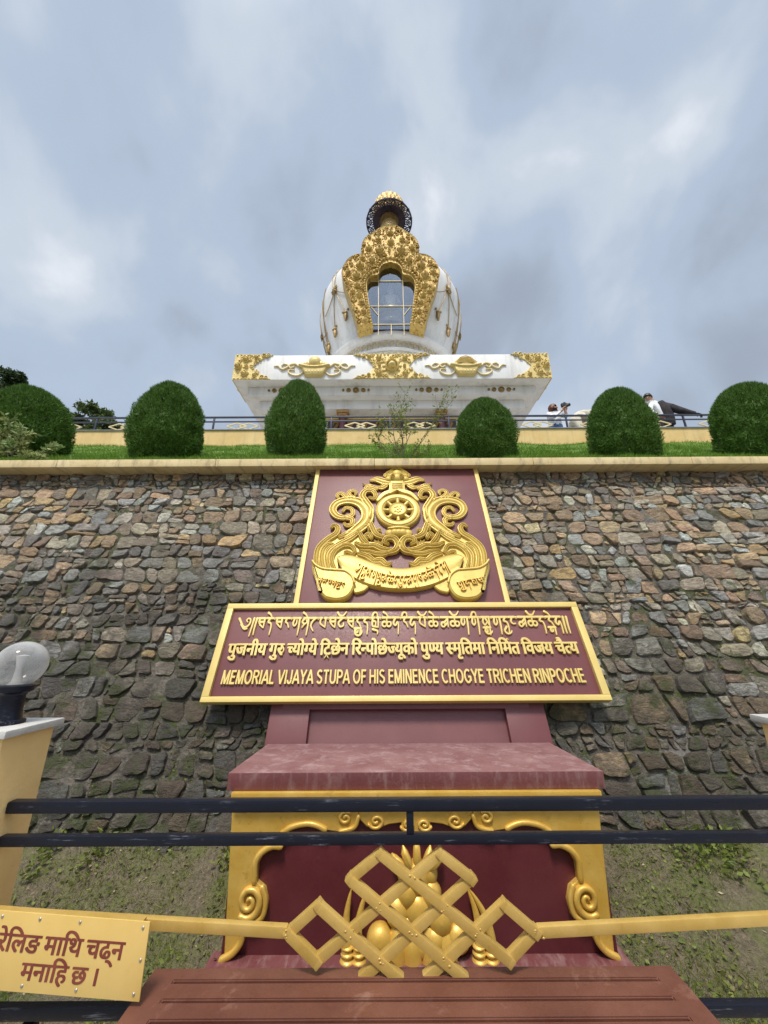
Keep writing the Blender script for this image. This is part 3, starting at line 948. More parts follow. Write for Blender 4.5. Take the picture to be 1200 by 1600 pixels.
# the hillside under the terrace, seen only from the side
mb = MB()
mb.add([(-60, 3.9, -.6), (60, 3.9, -.6), (60, 3.9, 3.0), (-60, 3.9, 3.0), (-60, 7.6, 5.0), (60, 7.6, 5.0), (60, 120, 5.0), (-60, 120, 5.0), (-60, 120, -.6), (60, 120, -.6)],
       [(0, 1, 2, 3), (3, 2, 5, 4), (4, 5, 6, 7), (7, 6, 9, 8), (0, 3, 4, 7, 8), (1, 9, 6, 5, 2)])
struct(mb.build('hillside', M['soil'], smooth_angle=0))

# ================================================================== stone retaining wall
WALL_ROT = (R(67.5), 0, 0)
wall = thing('retaining_wall', 'long leaning rubble stone wall of brown and grey stones with a yellow coping on top', 'stone wall', (0, 2.87, .69), WALL_ROT)
U0, U1, V0, V1 = -6.4, 6.4, -.72, 2.66
# rough courses with wandering beds; every stone a chipped quadrilateral of its own
def bed(k_, u):
    return .045 * mn.noise((u * 1.3, k_ * 7.1, 0)) + .028 * mn.noise((u * 5.5, k_ * 3.3, 5))


beds = [V0]
while beds[-1] < 2.56:
    beds.append(beds[-1] + random.choice([.075, .095, .11, .12, .135, .155]) * random.uniform(.92, 1.08))
cells = []
for k_ in range(len(beds) - 1):
    u = U0 - random.random() * .2
    lean = random.uniform(-.012, .012)
    h_ = beds[k_ + 1] - beds[k_]
    while u < U1:
        wdt = max(.05, h_ * random.choice([.5, .7, .9, 1.0, 1.1, 1.25, 1.4, 1.7]) * random.uniform(.88, 1.12))
        nl = random.uniform(-.03, .03)
        x0_, x1_ = u, u + wdt
        def edge(x, t, l_):          # point on a side at height share t
            xx = x + l_ * (t - .5) * 2
            v0_ = beds[k_] + bed(k_, xx); v1_ = beds[k_ + 1] + bed(k_ + 1, xx)
            return (xx, v0_ + (v1_ - v0_) * t)
        if wdt > .07 and random.random() < .20:      # two thin stones one on the other
            m0, m1 = random.uniform(.35, .65), random.uniform(.35, .65)
            cells.append([edge(x0_, 0, lean), edge(x1_, 0, nl), edge(x1_, m1, nl), edge(x0_, m0, lean)])
            cells.append([edge(x0_, m0, lean), edge(x1_, m1, nl), edge(x1_, 1, nl), edge(x0_, 1, lean)])
        elif wdt > .12 and random.random() < .12:    # a small stone packed beside a taller one
            xm = x0_ + wdt * random.uniform(.6, .75)
            cells.append([edge(x0_, 0, lean), edge(xm, 0, 0), edge(xm, 1, 0), edge(x0_, 1, lean)])
            cells.append([edge(xm, 0, 0), edge(x1_, 0, nl), edge(x1_, .5, nl), edge(xm, .55, 0)])
            cells.append([edge(xm, .55, 0), edge(x1_, .5, nl), edge(x1_, 1, nl), edge(xm, 1, 0)])
        else:
            cells.append([edge(x0_, 0, lean), edge(x1_, 0, nl), edge(x1_, 1, nl), edge(x0_, 1, lean)])
        u += wdt
        lean = nl

STONE_COLS = [(.43, .285, .175), (.38, .245, .155), (.45, .30, .17), (.33, .26, .19), (.40, .32, .235), (.29, .255, .215),
              (.36, .35, .335), (.40, .385, .36), (.30, .29, .28), (.27, .19, .135), (.44, .27, .125), (.47, .41, .335), (.23, .20, .175), (.40, .26, .175), (.42, .27, .16), (.35, .265, .19), (.36, .23, .14), (.50, .42, .32)]
sv, sf, scol = [], [], []
K = 22
for si, quad in enumerate(cells):
    poly = []
    w_q = min(math.dist(quad[0], quad[1]), math.dist(quad[1], quad[2]))
    for q in range(4):
        a_, b_, c_ = Vector(quad[q - 1]).to_2d(), Vector(quad[q]).to_2d(), Vector(quad[(q + 1) % 4]).to_2d()
        if random.random() < .72:        # a broken corner
            d1, d2 = random.uniform(.12, .42) * w_q, random.uniform(.12, .42) * w_q
            poly.append(tuple(b_ + (a_ - b_).normalized() * d1)); poly.append(tuple(b_ + (c_ - b_).normalized() * d2))
        else:
            poly.append(tuple(b_))
    cu = sum(p[0] for p in poly) / len(poly); cv = sum(p[1] for p in poly) / len(poly)
    # walk round the outline: keep the corners, chip the edges, leave room for the joint
    low = min(1, max(0, (1.7 - cv) / 2.0))
    gap = random.uniform(.001, .006) + .012 * random.random() ** 3 + .005 * low * random.random()
    per = [math.dist(poly[i - 1], poly[i]) for i in range(len(poly))]
    tot = sum(per)
    if tot < .12:
        continue
    pts_ = []
    for i in range(len(poly)):
        a_, b_ = poly[i - 1], poly[i]
        m_ = max(1, round(per[i] / tot * K))
        for t_ in range(m_):
            f_ = (t_ + .5 * (m_ > 1) * (t_ > 0) * 0) / m_
            pts_.append((a_[0] + (b_[0] - a_[0]) * f_, a_[1] + (b_[1] - a_[1]) * f_))
    Kn = len(pts_)
    # blunt the corners a little
    pts_ = [((pts_[q - 1][0] + 4 * pts_[q][0] + pts_[(q + 1) % Kn][0]) / 6, (pts_[q - 1][1] + 4 * pts_[q][1] + pts_[(q + 1) % Kn][1]) / 6) for q in range(Kn)]
    loc_ = []
    for q, (x_, y_) in enumerate(pts_):
        lx, ly = x_ - cu, y_ - cv
        r_ = math.hypot(lx, ly) + 1e-6
        f_ = max(r_ - gap * 1.25, .25 * r_) / r_ * (1 + .07 * mn.noise((lx * 14, ly * 14, si * 3.7)) + random.uniform(-.03, .03))
        loc_.append((lx * f_, ly * f_))
    ring = [math.hypot(*p) for p in loc_]
    K_ = Kn
    size = sum(ring) / K_
    top = random.uniform(.012, .040) * min(1, size / .06 + .3)
    tx, ty = random.uniform(-.22, .22), random.uniform(-.2, .2)
    c = random.choice(STONE_COLS)
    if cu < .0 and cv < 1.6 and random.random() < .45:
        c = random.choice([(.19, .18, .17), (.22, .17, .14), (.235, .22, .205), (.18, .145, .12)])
    g = random.choice((.66, .85, 1.0, 1.15, 1.35, 1.65)) * random.uniform(.9, 1.1)
    c = [min(.64, q * g * t_ * random.uniform(.95, 1.05)) for q, t_ in zip(c, (.94, 1.02, 1.0))]
    base = len(sv)
    for (fr_, hh) in ((1.0, -.03), (1.0, .45), (.965, .88), (.76, .98), (.40, 1.0)):
        for i in range(K_):
            lx, ly = loc_[i][0] * fr_, loc_[i][1] * fr_
            hz = top * hh if hh > 0 else hh
            if hh > .3:
                hz += (lx * tx + ly * ty) + .008 * mn.noise((lx * 30, ly * 45, si)) + .016 * (abs(mn.noise((lx * 9, ly * 14, si + 40))) - .2)
            sv.append((cu + lx, cv + ly, hz))
    sv.append((cu, cv, top + .008 * mn.noise((0, 0, si))))
    for rr_ in range(4):
        for i in range(K_):
            j = (i + 1) % K_
            sf.append((base + rr_ * K_ + i, base + rr_ * K_ + j, base + (rr_ + 1) * K_ + j, base + (rr_ + 1) * K_ + i))
    for i in range(K_):
        sf.append((base + 4 * K_ + i, base + 4 * K_ + (i + 1) % K_, base + 5 * K_))
    scol += [c] * (5 * K_ + 1)
me = bpy.data.meshes.new('rubble_stones')
me.from_pydata(sv, [], sf)
ca_ = me.color_attributes.new('stone_col', 'FLOAT_COLOR', 'POINT')
ca_.data.foreach_set('color', np.concatenate([np.array(scol), np.ones((len(scol), 1))], 1).astype(np.float32).ravel())
me.shade_smooth(); me.set_sharp_from_angle(angle=R(48))
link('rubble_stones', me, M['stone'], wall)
# mortar face behind them, uneven
vs, fs = [], []
NX, NY = 260, 70
for j in range(NY + 1):
    vv = -1.0 + (V1 + 1.0) * j / NY
    for i in range(NX + 1):
        uu = -12 + 24 * i / NX
        vs.append((uu, vv, .004 + .012 * mn.noise((uu * 5, vv * 5, 1)) + .01 * mn.noise((uu * 14, vv * 14, 1))))
for j in range(NY):
    for i in range(NX):
        a = j * (NX + 1) + i
        fs.append((a, a + 1, a + NX + 2, a + NX + 1))
mb = MB(); mb.add(vs, fs)
mb.build('mortar', M['mortar'], wall, smooth_angle=180)
# moss and small plants rooted in the joints
N = 5200
uu = rng.uniform(-5, 5, N * 8); vv = rng.uniform(-.6, 2.4, N * 8)
kp = np.array([mn.noise((a * 2.1, b * 2.6, 4)) + .7 * mn.noise((a * 7, b * 8, 6)) - .16 * b for a, b in zip(uu, vv)]) > .30
uu, vv = uu[kp][:N], vv[kp][:N]
n = len(uu)
d = unit(np.stack([rng.normal(size=n) * .8, rng.normal(size=n) * .5 + .3, np.abs(rng.normal(size=n)) + .3], 1))
np_mesh('joint_moss', leaves(rng, np.stack([uu, vv, rng.uniform(.0, .018, n)], 1), d, rng.uniform(.008, .026, n), rng.uniform(.006, .014, n)), 4, M['weeds'], wall)
# coping
cop = MB()
xs = -12.0
inv = wall.matrix_basis.inverted() if False else (Matrix.Translation((0, 2.87, .69)) @ Matrix.Rotation(R(67.5), 4, 'X')).inverted()
while xs < 12:
    w_ = 1.7
    cop.box(xs + .0015, xs + w_ - .0015, 3.645, 4.02, 3.080, 3.166 + random.uniform(-.002, .002), inv)
    xs += w_
cop.build('coping', M['coping'], wall, bevel=.006)

# ================================================================== emblem panel
PAN = (.14, 2.75, .69)
panel = thing('emblem_panel', 'maroon leaning panel with a gold dharma wheel emblem above the long sign', 'relief panel', PAN, WALL_ROT)
MB().box(-.832, .832, .20, 2.60, -.12, 0).build('backing', M['maroon'], panel, bevel=.004)
for s in (-1, 1):
    MB().box(s * .832 if s > 0 else -.874, .874 if s > 0 else -.832, .26, 2.60, -.12, .014).build('edge_trim', M['gold_trim'], panel, bevel=.004)

STROKES=[
 ("scroll",[(-0.48,1.647),(-0.39,1.727),(-0.313,1.824),(-0.3,1.935),(-0.349,2.036),(-0.432,2.091),(-0.53,2.097),(-0.613,2.054),(-0.639,1.969),(-0.588,1.891),(-0.501,1.875),(-0.443,1.916),(-0.457,1.984),(-0.513,2.0),(-0.541,1.958)],[0.0675,0.1013,0.1125,0.1125,0.105,0.0938,0.0825,0.075,0.0675,0.06,0.0488,0.0413,0.0375,0.0338,0.0262],0.04),
 ("curl",[(-0.508,1.87),(-0.446,1.85),(-0.444,1.79),(-0.493,1.776),(-0.518,1.805)],[0.0412,0.045,0.0412,0.0337,0.0225],0.035),
 ("scroll",[(-0.278,1.884),(-0.271,1.977),(-0.32,2.074),(-0.356,2.151),(-0.328,2.224),(-0.262,2.23),(-0.224,2.173),(-0.241,2.122),(-0.287,2.139)],[0.06,0.0638,0.0638,0.06,0.0525,0.0465,0.0413,0.0338,0.0225],0.045),
 ("leaf",[(-0.424,2.085),(-0.499,2.119),(-0.571,2.198),(-0.614,2.17),(-0.588,2.125)],[0.0225,0.045,0.0375,0.0338,0.0225],0.03),
 ("leaf",[(-0.385,2.096),(-0.444,2.129),(-0.498,2.197),(-0.469,2.237),(-0.426,2.219),(-0.431,2.174)],[0.0225,0.045,0.0375,0.0338,0.03,0.0187],0.03),
 ("cloud",[(-0.067,2.351),(-0.142,2.37),(-0.211,2.401),(-0.278,2.389)],[0.0612,0.0831,0.07,0.0262],0.03),
 ("cloud",[(-0.125,2.31),(-0.166,2.281),(-0.215,2.293)],[0.0525,0.0525,0.0262],0.028),
 ("cloud",[(-0.214,2.264),(-0.282,2.294),(-0.323,2.276),(-0.296,2.241)],[0.035,0.0612,0.0394,0.0219],0.03),
 ("cloud",[(-0.275,2.317),(-0.317,2.318),(-0.36,2.345)],[0.0262,0.0245,0.0088],0.025),
 ("cloud",[(-0.034,2.467),(-0.094,2.468),(-0.124,2.462),(-0.11,2.431)],[0.0525,0.0525,0.0394,0.0219],0.032),
 ("leaf",[(-0.714,1.287),(-0.733,1.411),(-0.721,1.517),(-0.655,1.608),(-0.584,1.672),(-0.572,1.738),(-0.608,1.775),(-0.633,1.749)],[0.04,0.05,0.05,0.05,0.05,0.0467,0.0367,0.0233],0.045),
 ("leaf",[(-0.659,1.287),(-0.686,1.402),(-0.676,1.498),(-0.632,1.55),(-0.588,1.531),(-0.595,1.488),(-0.631,1.507)],[0.04,0.044,0.044,0.044,0.04,0.032,0.0224],0.04),
 ("leaf",[(-0.615,1.287),(-0.642,1.41),(-0.618,1.489),(-0.541,1.559),(-0.452,1.617),(-0.379,1.686)],[0.036,0.044,0.048,0.048,0.048,0.04],0.04),
 ("leaf",[(-0.559,1.278),(-0.597,1.383),(-0.581,1.47),(-0.515,1.535),(-0.437,1.535),(-0.398,1.473),(-0.429,1.436)],[0.03,0.0333,0.0367,0.04,0.0367,0.0333,0.02],0.045),
 ("curl",[(-0.406,1.436),(-0.455,1.469),(-0.489,1.469),(-0.49,1.437)],[0.02,0.0267,0.0233,0.0133],0.035),
 ("leaf",[(-0.549,1.637),(-0.497,1.667),(-0.45,1.686),(-0.431,1.646),(-0.47,1.632)],[0.032,0.044,0.044,0.032,0.02],0.035),
 ("jaw",[(-0.394,1.563),(-0.314,1.524),(-0.237,1.533),(-0.166,1.495),(-0.105,1.485),(-0.066,1.494)],[0.0333,0.0467,0.0467,0.0533,0.04,0.0233],0.055),
 ("trunk",[(-0.104,1.453),(-0.04,1.48),(-0.016,1.546),(-0.052,1.609),(-0.115,1.61),(-0.137,1.571),(-0.102,1.551)],[0.032,0.052,0.056,0.052,0.048,0.036,0.02],0.06),
 ("jaw",[(-0.348,1.477),(-0.271,1.463),(-0.202,1.44),(-0.127,1.444),(-0.082,1.48)],[0.028,0.036,0.04,0.036,0.016],0.05),
 ("beard",[(-0.362,1.45),(-0.284,1.417),(-0.23,1.372),(-0.17,1.376),(-0.124,1.336),(-0.083,1.349)],[0.036,0.048,0.044,0.052,0.044,0.02],0.045),
 ("beard",[(-0.299,1.408),(-0.221,1.359),(-0.176,1.345),(-0.13,1.327)],[0.028,0.04,0.036,0.016],0.035),
 ("horn",[(-0.399,1.732),(-0.362,1.666),(-0.326,1.596),(-0.275,1.538)],[0.012,0.036,0.044,0.032],0.055),
 ("crest",[(-0.269,1.788),(-0.245,1.726),(-0.219,1.665),(-0.163,1.63),(-0.108,1.624)],[0.048,0.048,0.048,0.044,0.032],0.05),
 ("crest",[(-0.205,1.705),(-0.181,1.72),(-0.173,1.7)],[0.032,0.028,0.016],0.04),
 ("flame",[(-0.257,1.625),(-0.283,1.665),(-0.312,1.636),(-0.291,1.616)],[0.036,0.04,0.032,0.016],0.045),
 ("flame",[(-0.349,1.716),(-0.319,1.757),(-0.283,1.746),(-0.285,1.706)],[0.028,0.036,0.028,0.016],0.04),
 ("tuft",[(-0.206,1.528),(-0.215,1.567),(-0.228,1.601)],[0.028,0.024,0.0064],0.05),
 ("tuft",[(-0.19,1.528),(-0.192,1.566),(-0.193,1.595)],[0.028,0.024,0.0064],0.05),
 ("tuft",[(-0.171,1.528),(-0.164,1.561),(-0.162,1.59)],[0.028,0.024,0.0064],0.05),
 ("ear",[(-0.384,1.548),(-0.345,1.529),(-0.29,1.524),(-0.252,1.538)],[0.02,0.044,0.04,0.016],0.06),
]
BACKING=[(-0.729,1.287),(-0.744,1.438),(-0.709,1.541),(-0.629,1.648),(-0.537,1.682),(-0.434,1.768),(-0.385,1.768),(-0.295,1.606),(-0.232,1.586),(-0.152,1.547),(-0.074,1.499),(-0.126,1.425),(-0.148,1.407),(-0.087,1.344),(-0.116,1.31),(-0.295,1.346),(-0.405,1.409),(-0.466,1.418),(-0.503,1.41),(-0.546,1.392),(-0.541,1.278),(-0.657,1.27)]
BANNER=[(-0.553,1.396),(-0.489,1.43),(-0.375,1.409),(-0.258,1.354),(-0.145,1.31),(0.0,1.285),(0.0,1.078),(-0.139,1.089),(-0.268,1.122),(-0.386,1.18),(-0.486,1.252)]
ROUNDEL=[(-0.758,1.357),(-0.722,1.313),(-0.658,1.278),(-0.547,1.265),(-0.472,1.256),(-0.414,1.209),(-0.386,1.143),(-0.398,1.071),(-0.429,1.017),(-0.481,0.99),(-0.55,0.987),(-0.622,1.01),(-0.672,1.073),(-0.654,1.061),(-0.723,1.194),(-0.754,1.279)]
FOLD=[(-0.402,1.192),(-0.342,1.159),(-0.272,1.126),(-0.287,1.094),(-0.328,1.067),(-0.391,1.067)]


emb = MB()
for nm, pts, wid, h in STROKES:
    for mir in (False, True):
        emb.ribbon(pts, [q_ * 1.12 for q_ in wid], h * .85, 0.012, sub=6, mirror=mir)
emb.build('scrollwork', M['gold_relief'], panel, smooth_angle=50)
mb = MB()
bk = smooth_poly(BACKING, 3)
mb.prism(bk, 0, .018, inset=.004); mb.prism([(-x, y) for x, y in bk], 0, .0182, inset=.004)
mb.build('relief_ground', M['gold_relief'], panel)
# banner and roundels
mb = MB()
P2 = mirror_poly(BANNER)
up = [p for p in BANNER[:6]]; lo = BANNER[6:][::-1]
vs, fs = [], []
NB = 40
def interp(pl, t):
    t = t * (len(pl) - 1); i = min(int(t), len(pl) - 2); f_ = t - i
    return (pl[i][0] * (1 - f_) + pl[i + 1][0] * f_, pl[i][1] * (1 - f_) + pl[i + 1][1] * f_)
upf = smooth([p for p in up] + [(-x, y) for x, y in up[:-1][::-1]], .01, 6)[0]
lof = smooth([(-.553, 1.39)] + lo[0:1] + lo[1:] + [(-x, y) for x, y in lo[:-1][::-1]] + [(.553, 1.39)], .01, 6)[0]
sec = [(0, .0), (0, .04), (.04, .054), (.08, .05), (.3, .057), (.5, .059), (.7, .057), (.92, .05), (.96, .054), (1, .04), (1, .0)]
for i in range(NB + 1):
    a = interp(upf, i / NB); b = interp(lof, i / NB)
    for t, hz in sec:
        vs.append((a[0] * (1 - t) + b[0] * t, a[1] * (1 - t) + b[1] * t, hz))
ms_ = len(sec)
for i in range(NB):
    for j in range(ms_ - 1):
        fs.append((i * ms_ + j, i * ms_ + j + 1, (i + 1) * ms_ + j + 1, (i + 1) * ms_ + j))
mb.add(vs, fs)
bann = mb.build('banner', M['gold_relief'], panel, smooth_angle=50)
for s in (1, -1):
    mb = MB()
    rp = smooth_poly([(s * x, y) for x, y in ROUNDEL], 3)
    mb.prism(rp, 0, .064, inset=.014)
    fl = smooth_poly([(s * x, y) for x, y in FOLD], 3)
    mb.prism(fl, 0, .035, inset=.008)
    mb.ribbon([(s * x, y - .006) for x, y in ROUNDEL[:7]], [.02] * 7, .016, .061, prof=ROUND)
    rd = mb.build('scroll_end', M['gold_relief'], panel)
    seq = ['ga', 'sa', 'dot', 'pa', 'ga', 'ya_' if False else 'sa+u', 'ra'] if s > 0 else ['ka_' if False else 'ga+u', 'na', 'dot', 'kha', 'ba', 'dot']
    tb, w_ = tibetan(seq)
    sc = .23 / w_
    ang = R(-14) * s
    rotm = Matrix.Translation((s * -.57 * 1, 1.165 if s > 0 else 1.145, .063)) @ Matrix.Rotation(ang if s > 0 else R(12), 4, 'Z')
    q = MB(); q.add(placed(tb.v, sc, sc * .92, .26, -.115, -.06, 0), tb.f, rotm)
    q.build('lettering', M['gold_leaf'], panel, smooth_angle=40)
seq = ['mark', 'da+u', 'sa', 'dot', 'ga', 'sa+u', 'ma', 'dot', 'cha+e', 'na', 'dot', 'ra+gsub', 'na', 'ma', 'dot', 'ga+ya', 'la_' if False else 'ba', 'dot', 'ma', 'cha+o', 'da', 'dot', 'ta+e', 'na', 'shad']
tb, w_ = tibetan(seq)
sc = .80 / w_
vv = []
for (a, b, c) in tb.v:
    xx = a * sc - .40
    yy = 1.155 + .98 * xx * xx
    vv.append((xx - (b - .6) * sc * 1.05 * 1.5 * xx, yy + (b - .6) * sc * 1.75,   .056 + c * .26))
q = MB(); q.add(vv, tb.f)
q.build('lettering', M['gold_leaf'], bann, smooth_angle=40)
# dharma wheel
WC = (-.004, 1.955)
def wheel_at(x, y):
    return (WC[0] + x, WC[1] + y)
mb = MB()
prof = [(.136, .0), (.136, .044), (.144, .052), (.152, .046), (.159, .055), (.178, .058), (.193, .055), (.2, .045), (.208, .048), (.217, .040), (.221, .0)]
mb.lathe([(r_, z_) for r_, z_ in prof], 72, mtx=Matrix.Translation((WC[0], WC[1], 0.0)))
wl_ = mb.build('wheel_rim', M['gold_relief'], panel)
mb = MB().prism(circ(WC[0], WC[1], .145, 0, 352, 45), 0, .010)
mb.build('wheel_recess', M['maroon_dark'], panel)
mb = MB()
for i in range(8):
    a = math.pi / 4 * i
    dx_, dy_ = math.cos(a), math.sin(a)
    mb.ribbon([wheel_at(dx_ * .07, dy_ * .07), wheel_at(dx_ * .105, dy_ * .105), wheel_at(dx_ * .146, dy_ * .146)], [.046, .034, .046], .05, .008, prof=ROUND, taper=False)
mb.build('wheel_spokes', M['gold_relief'], panel)
mb = MB().lathe([(.0, .052), (.060, .052), (.072, .055), (.080, .060), (.088, .052), (.092, .02), (.092, 0)], 48, mtx=Matrix.Translation((WC[0], WC[1], .004)))
hub = mb.build('wheel_hub', M['gold_relief'], panel)
mb = MB()
for pts in ([(-.03, .02), (-.01, .035), (.012, .02), (0, 0), (-.02, -.01), (-.005, -.035), (.02, -.03)], [(.02, .04), (.035, .02), (.03, -.005)], [(-.035, -.005), (-.03, -.03)]):
    mb.ribbon([wheel_at(*p) for p in pts], [.012] * len(pts), .012, .053, prof=FLAT, sub=4)
mb.build('seed_syllable', M['gold_leaf'], hub)
mb = MB()
for s in (-1, 1):      # ogee tip of the wheel
    mb.ribbon([wheel_at(s * .20, .13), wheel_at(s * .135, .21), wheel_at(s * .06, .245), wheel_at(0, .285)], [.03, .045, .05, .025], .06, 0, prof=FLAT)
mb.build('wheel_tip', M['gold_relief'], panel)
# post, mask and lobed crown
mb = MB()
mb.box(-.085, .077, 2.225, 2.36, 0, .03); mb.box(-.07, .062, 2.225, 2.36, .03, .045)
for yy in (2.25, 2.28, 2.31):
    mb.box(-.06, .052, yy, yy + .012, .045, .056)
mb.build('crown_post', M['gold_relief'], panel, bevel=.004)
mb = MB()
for (x, y, r_, hz) in ((0, 2.475, .062, .06), (-.052, 2.44, .05, .05), (.052, 2.44, .05, .05), (0, 2.41, .06, .065), (-.09, 2.40, .042, .045), (.09, 2.40, .042, .045)):
    mb.ball((x, y, .01), r_, 18, 10, (1, 1, hz / r_))
for s in (-1, 1):
    mb.ribbon([(s * .01, 2.50), (s * .06, 2.52), (s * .10, 2.485), (s * .11, 2.44), (s * .085, 2.42)], [.03, .04, .04, .035, .02], .05, .0)
    mb.lathe([(.012, .055), (.02, .068), (.028, .055)], 14, mtx=Matrix.Translation((s * .045, 2.415, .01)))
mb.ribbon([(-.07, 2.53), (-.04, 2.565), (0, 2.575), (.04, 2.565), (.07, 2.53)], [.025, .035, .04, .035, .025], .05, .0)
mb.build('crown_mask', M['gold_relief'], panel)
# lotus under the wheel
mb = MB()
for x, w_ in ((-.085, .1), (.077, .1), (-.04, .11), (.032, .11), (-.004, .12)):
    mb.ball((x, 1.69, .006), .062, 16, 8, (w_ / .124, .72, .55 + .2 * (abs(x) < .05)))
mb.ribbon([(-.1, 1.735), (-.004, 1.742), (.092, 1.735)], [.02, .03, .02], .05, 0, prof=ROUND)
mb.build('lotus_base', M['gold_relief'], panel)

# ================================================================== name board
board = thing('memorial_sign', 'long maroon sign board with gold frame and three lines of raised gold lettering', 'sign', PAN, WALL_ROT)
BU0, BU1, BV0, BV1, BZ = -1.368, 1.366, .228, .946, .062
MB().box(BU0 + .04, BU1 - .04, BV0 + .03, BV1 - .03, .016, BZ - .012).build('board', M['maroon'], board, bevel=.002)
fw = .050
mb = MB()
mb.box(BU0, BU1, BV1 - .042, BV1, .012, BZ + .014); mb.box(BU0, BU1, BV0, BV0 + .036, .012, BZ + .014)
mb.box(BU0, BU0 + fw, BV0 + .036, BV1 - .042, .012, BZ + .0145); mb.box(BU1 - fw, BU1, BV0 + .036, BV1 - .042, .012, BZ + .0145)
mb.build('frame', M['gold_trim'], board, bevel=.004)
ZT = BZ - .012
# line 1, Tibetan
seq = ['mark', 'shad', 'ba', 'da+e', 'dot', 'ba', 'ra', 'dot', 'ga', 'sha+e', 'ta', 'dot', 'pa', 'dot', 'ba', 'ca+o', 'dot', 'ba', 'ra+gsub+ya', 'da', 'dot', 'kha+rsub+i', 'dot', 'cha+e', 'na', 'dot',
       'ra+i', 'na', 'dot', 'pa+o', 'dot', 'cha+e', 'dot', 'ma', 'cha+o', 'ga', 'dot', 'ga+i', 'dot', 'sa+gsub+u', 'dot', 'ga', 'da+u', 'nga', 'dot', 'ma', 'cha+o', 'da', 'dot', 'ra+gsub+e', 'na', 'shad', 'shad']
tb, w_ = tibetan(seq, pen=.165)
q = MB(); q.add(placed(tb.v, 2.52 / w_, .108, .20, -1.255, .718, ZT), tb.f)
q.build('tibetan_lettering', M['gold_trim'], board)
# line 2, Devanagari
toks = ['पुजनीय', ' ', 'गु', ('ru',), ' ', ('half', 'च', .62), 'यो', ('half', 'ग', .62), 'ये', ' ', 'िट', ('rakar', -.27), 'छेन', ' ', 'िर', ('half', 'न', .66), 'पोछे', ('half', 'ज', .74), 'यूको', ' ',
        'पु', ('half', 'ण', .66), 'य', ' ', ('half', 'स', .70), 'मृ', 'ितमा', ' ', 'िन', 'िम', ('reph', -.12), 'त', ' ', 'िवजय', ' ', 'चै', ('half', 'त', .66), 'य']
vs, fs, w_ = devanagari(toks, .040, .03)
sx = 2.535 / w_
q = MB(); q.add(placed(vs, sx, .132, .32, -1.275, .542, ZT + .008), fs)
q.build('nepali_lettering', M['gold_trim'], board)
# line 3, English
tb, w_ = capitals('MEMORIAL VIJAYA STUPA OF HIS EMINENCE CHOGYE TRICHEN RINPOCHE', pen=.165)
q = MB(); q.add(placed(tb.v, 2.51 / w_, .094, .18, -1.265, .343, ZT), tb.f)
q.build('english_lettering', M['gold_trim'], board)

# ================================================================== pedestal
PX = .145
ped = thing('pedestal', 'maroon altar like pedestal with ledge and gold carved front below the sign', 'pedestal', (PX, 2.17, 0))
T = Matrix.Translation
pm = T((-PX, -2.17, 0)) @ T(PAN) @ Matrix.Rotation(R(67.5), 4, 'X')
for s in (-1, 1):
    x0, x1 = (-.908, -.645) if s < 0 else (.665, .928)
    MB().box(x0, x1, -.06, .24, -.2, .0, pm).build('pillar', M['maroon'], ped, bevel=.006)
MB().box(-.645, .665, -.06, .24, -.2, -.045, pm).build('recessed_panel', M['maroon'], ped)
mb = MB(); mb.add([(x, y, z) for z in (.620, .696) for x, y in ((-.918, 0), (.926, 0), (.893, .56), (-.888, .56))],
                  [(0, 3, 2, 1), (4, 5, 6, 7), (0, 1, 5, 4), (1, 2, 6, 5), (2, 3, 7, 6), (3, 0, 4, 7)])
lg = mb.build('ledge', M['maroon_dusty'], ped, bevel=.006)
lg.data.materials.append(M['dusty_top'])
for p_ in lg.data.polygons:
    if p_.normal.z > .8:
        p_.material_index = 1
MB().box(-.88, .885, .055, .72, -.06, .619).build('body', M['maroon_dark'], ped, bevel=.004)
mb = MB().box(-.925, .915, -.055, .72, -.12, -.012)
mb.build('base_step', M['maroon_dusty'], ped, bevel=.006)
# gold front: face at local y = .05; prism axis points to the viewer
fm = T((0, .05, 0)) @ Matrix.Rotation(R(90), 4, 'X')
FRAME_SIDE= [(-0.8938, 0.6055), (-0.0051, 0.6016), (-0.005, 0.5256), (-0.2772, 0.5268), (-0.2759, 0.5005), (-0.2937, 0.4596), (-0.3503, 0.4423), (-0.425, 0.4507), (-0.4675, 0.4671), (-0.5176, 0.4728), (-0.5825, 0.4608), (-0.6262, 0.4381), (-0.6316, 0.3848), (-0.6723, 0.3849), (-0.7181, 0.3615), (-0.742, 0.3226), (-0.7413, 0.2588), (-0.7014, 0.2335), (-0.6824, 0.184), (-0.691, 0.1294), (-0.7392, 0.108), (-0.7813, 0.0999), (-0.7765, 0.047), (-0.8084, 0.0067), (-0.8562, -0.016)]
CLOUD= [(-0.2772, 0.5268), (-0.2706, 0.4936), (-0.2361, 0.4634), (-0.1863, 0.4551), (-0.129, 0.4725), (-0.0679, 0.479), (-0.0709, 0.4586), (-0.0378, 0.4409), (0.0049, 0.438)]
SPIR=[(-0.7665, 0.1904), (-0.3374, 0.5008), (-0.2044, 0.5002)]
mb = MB()
full = mirror_poly(FRAME_SIDE)
side_l = FRAME_SIDE
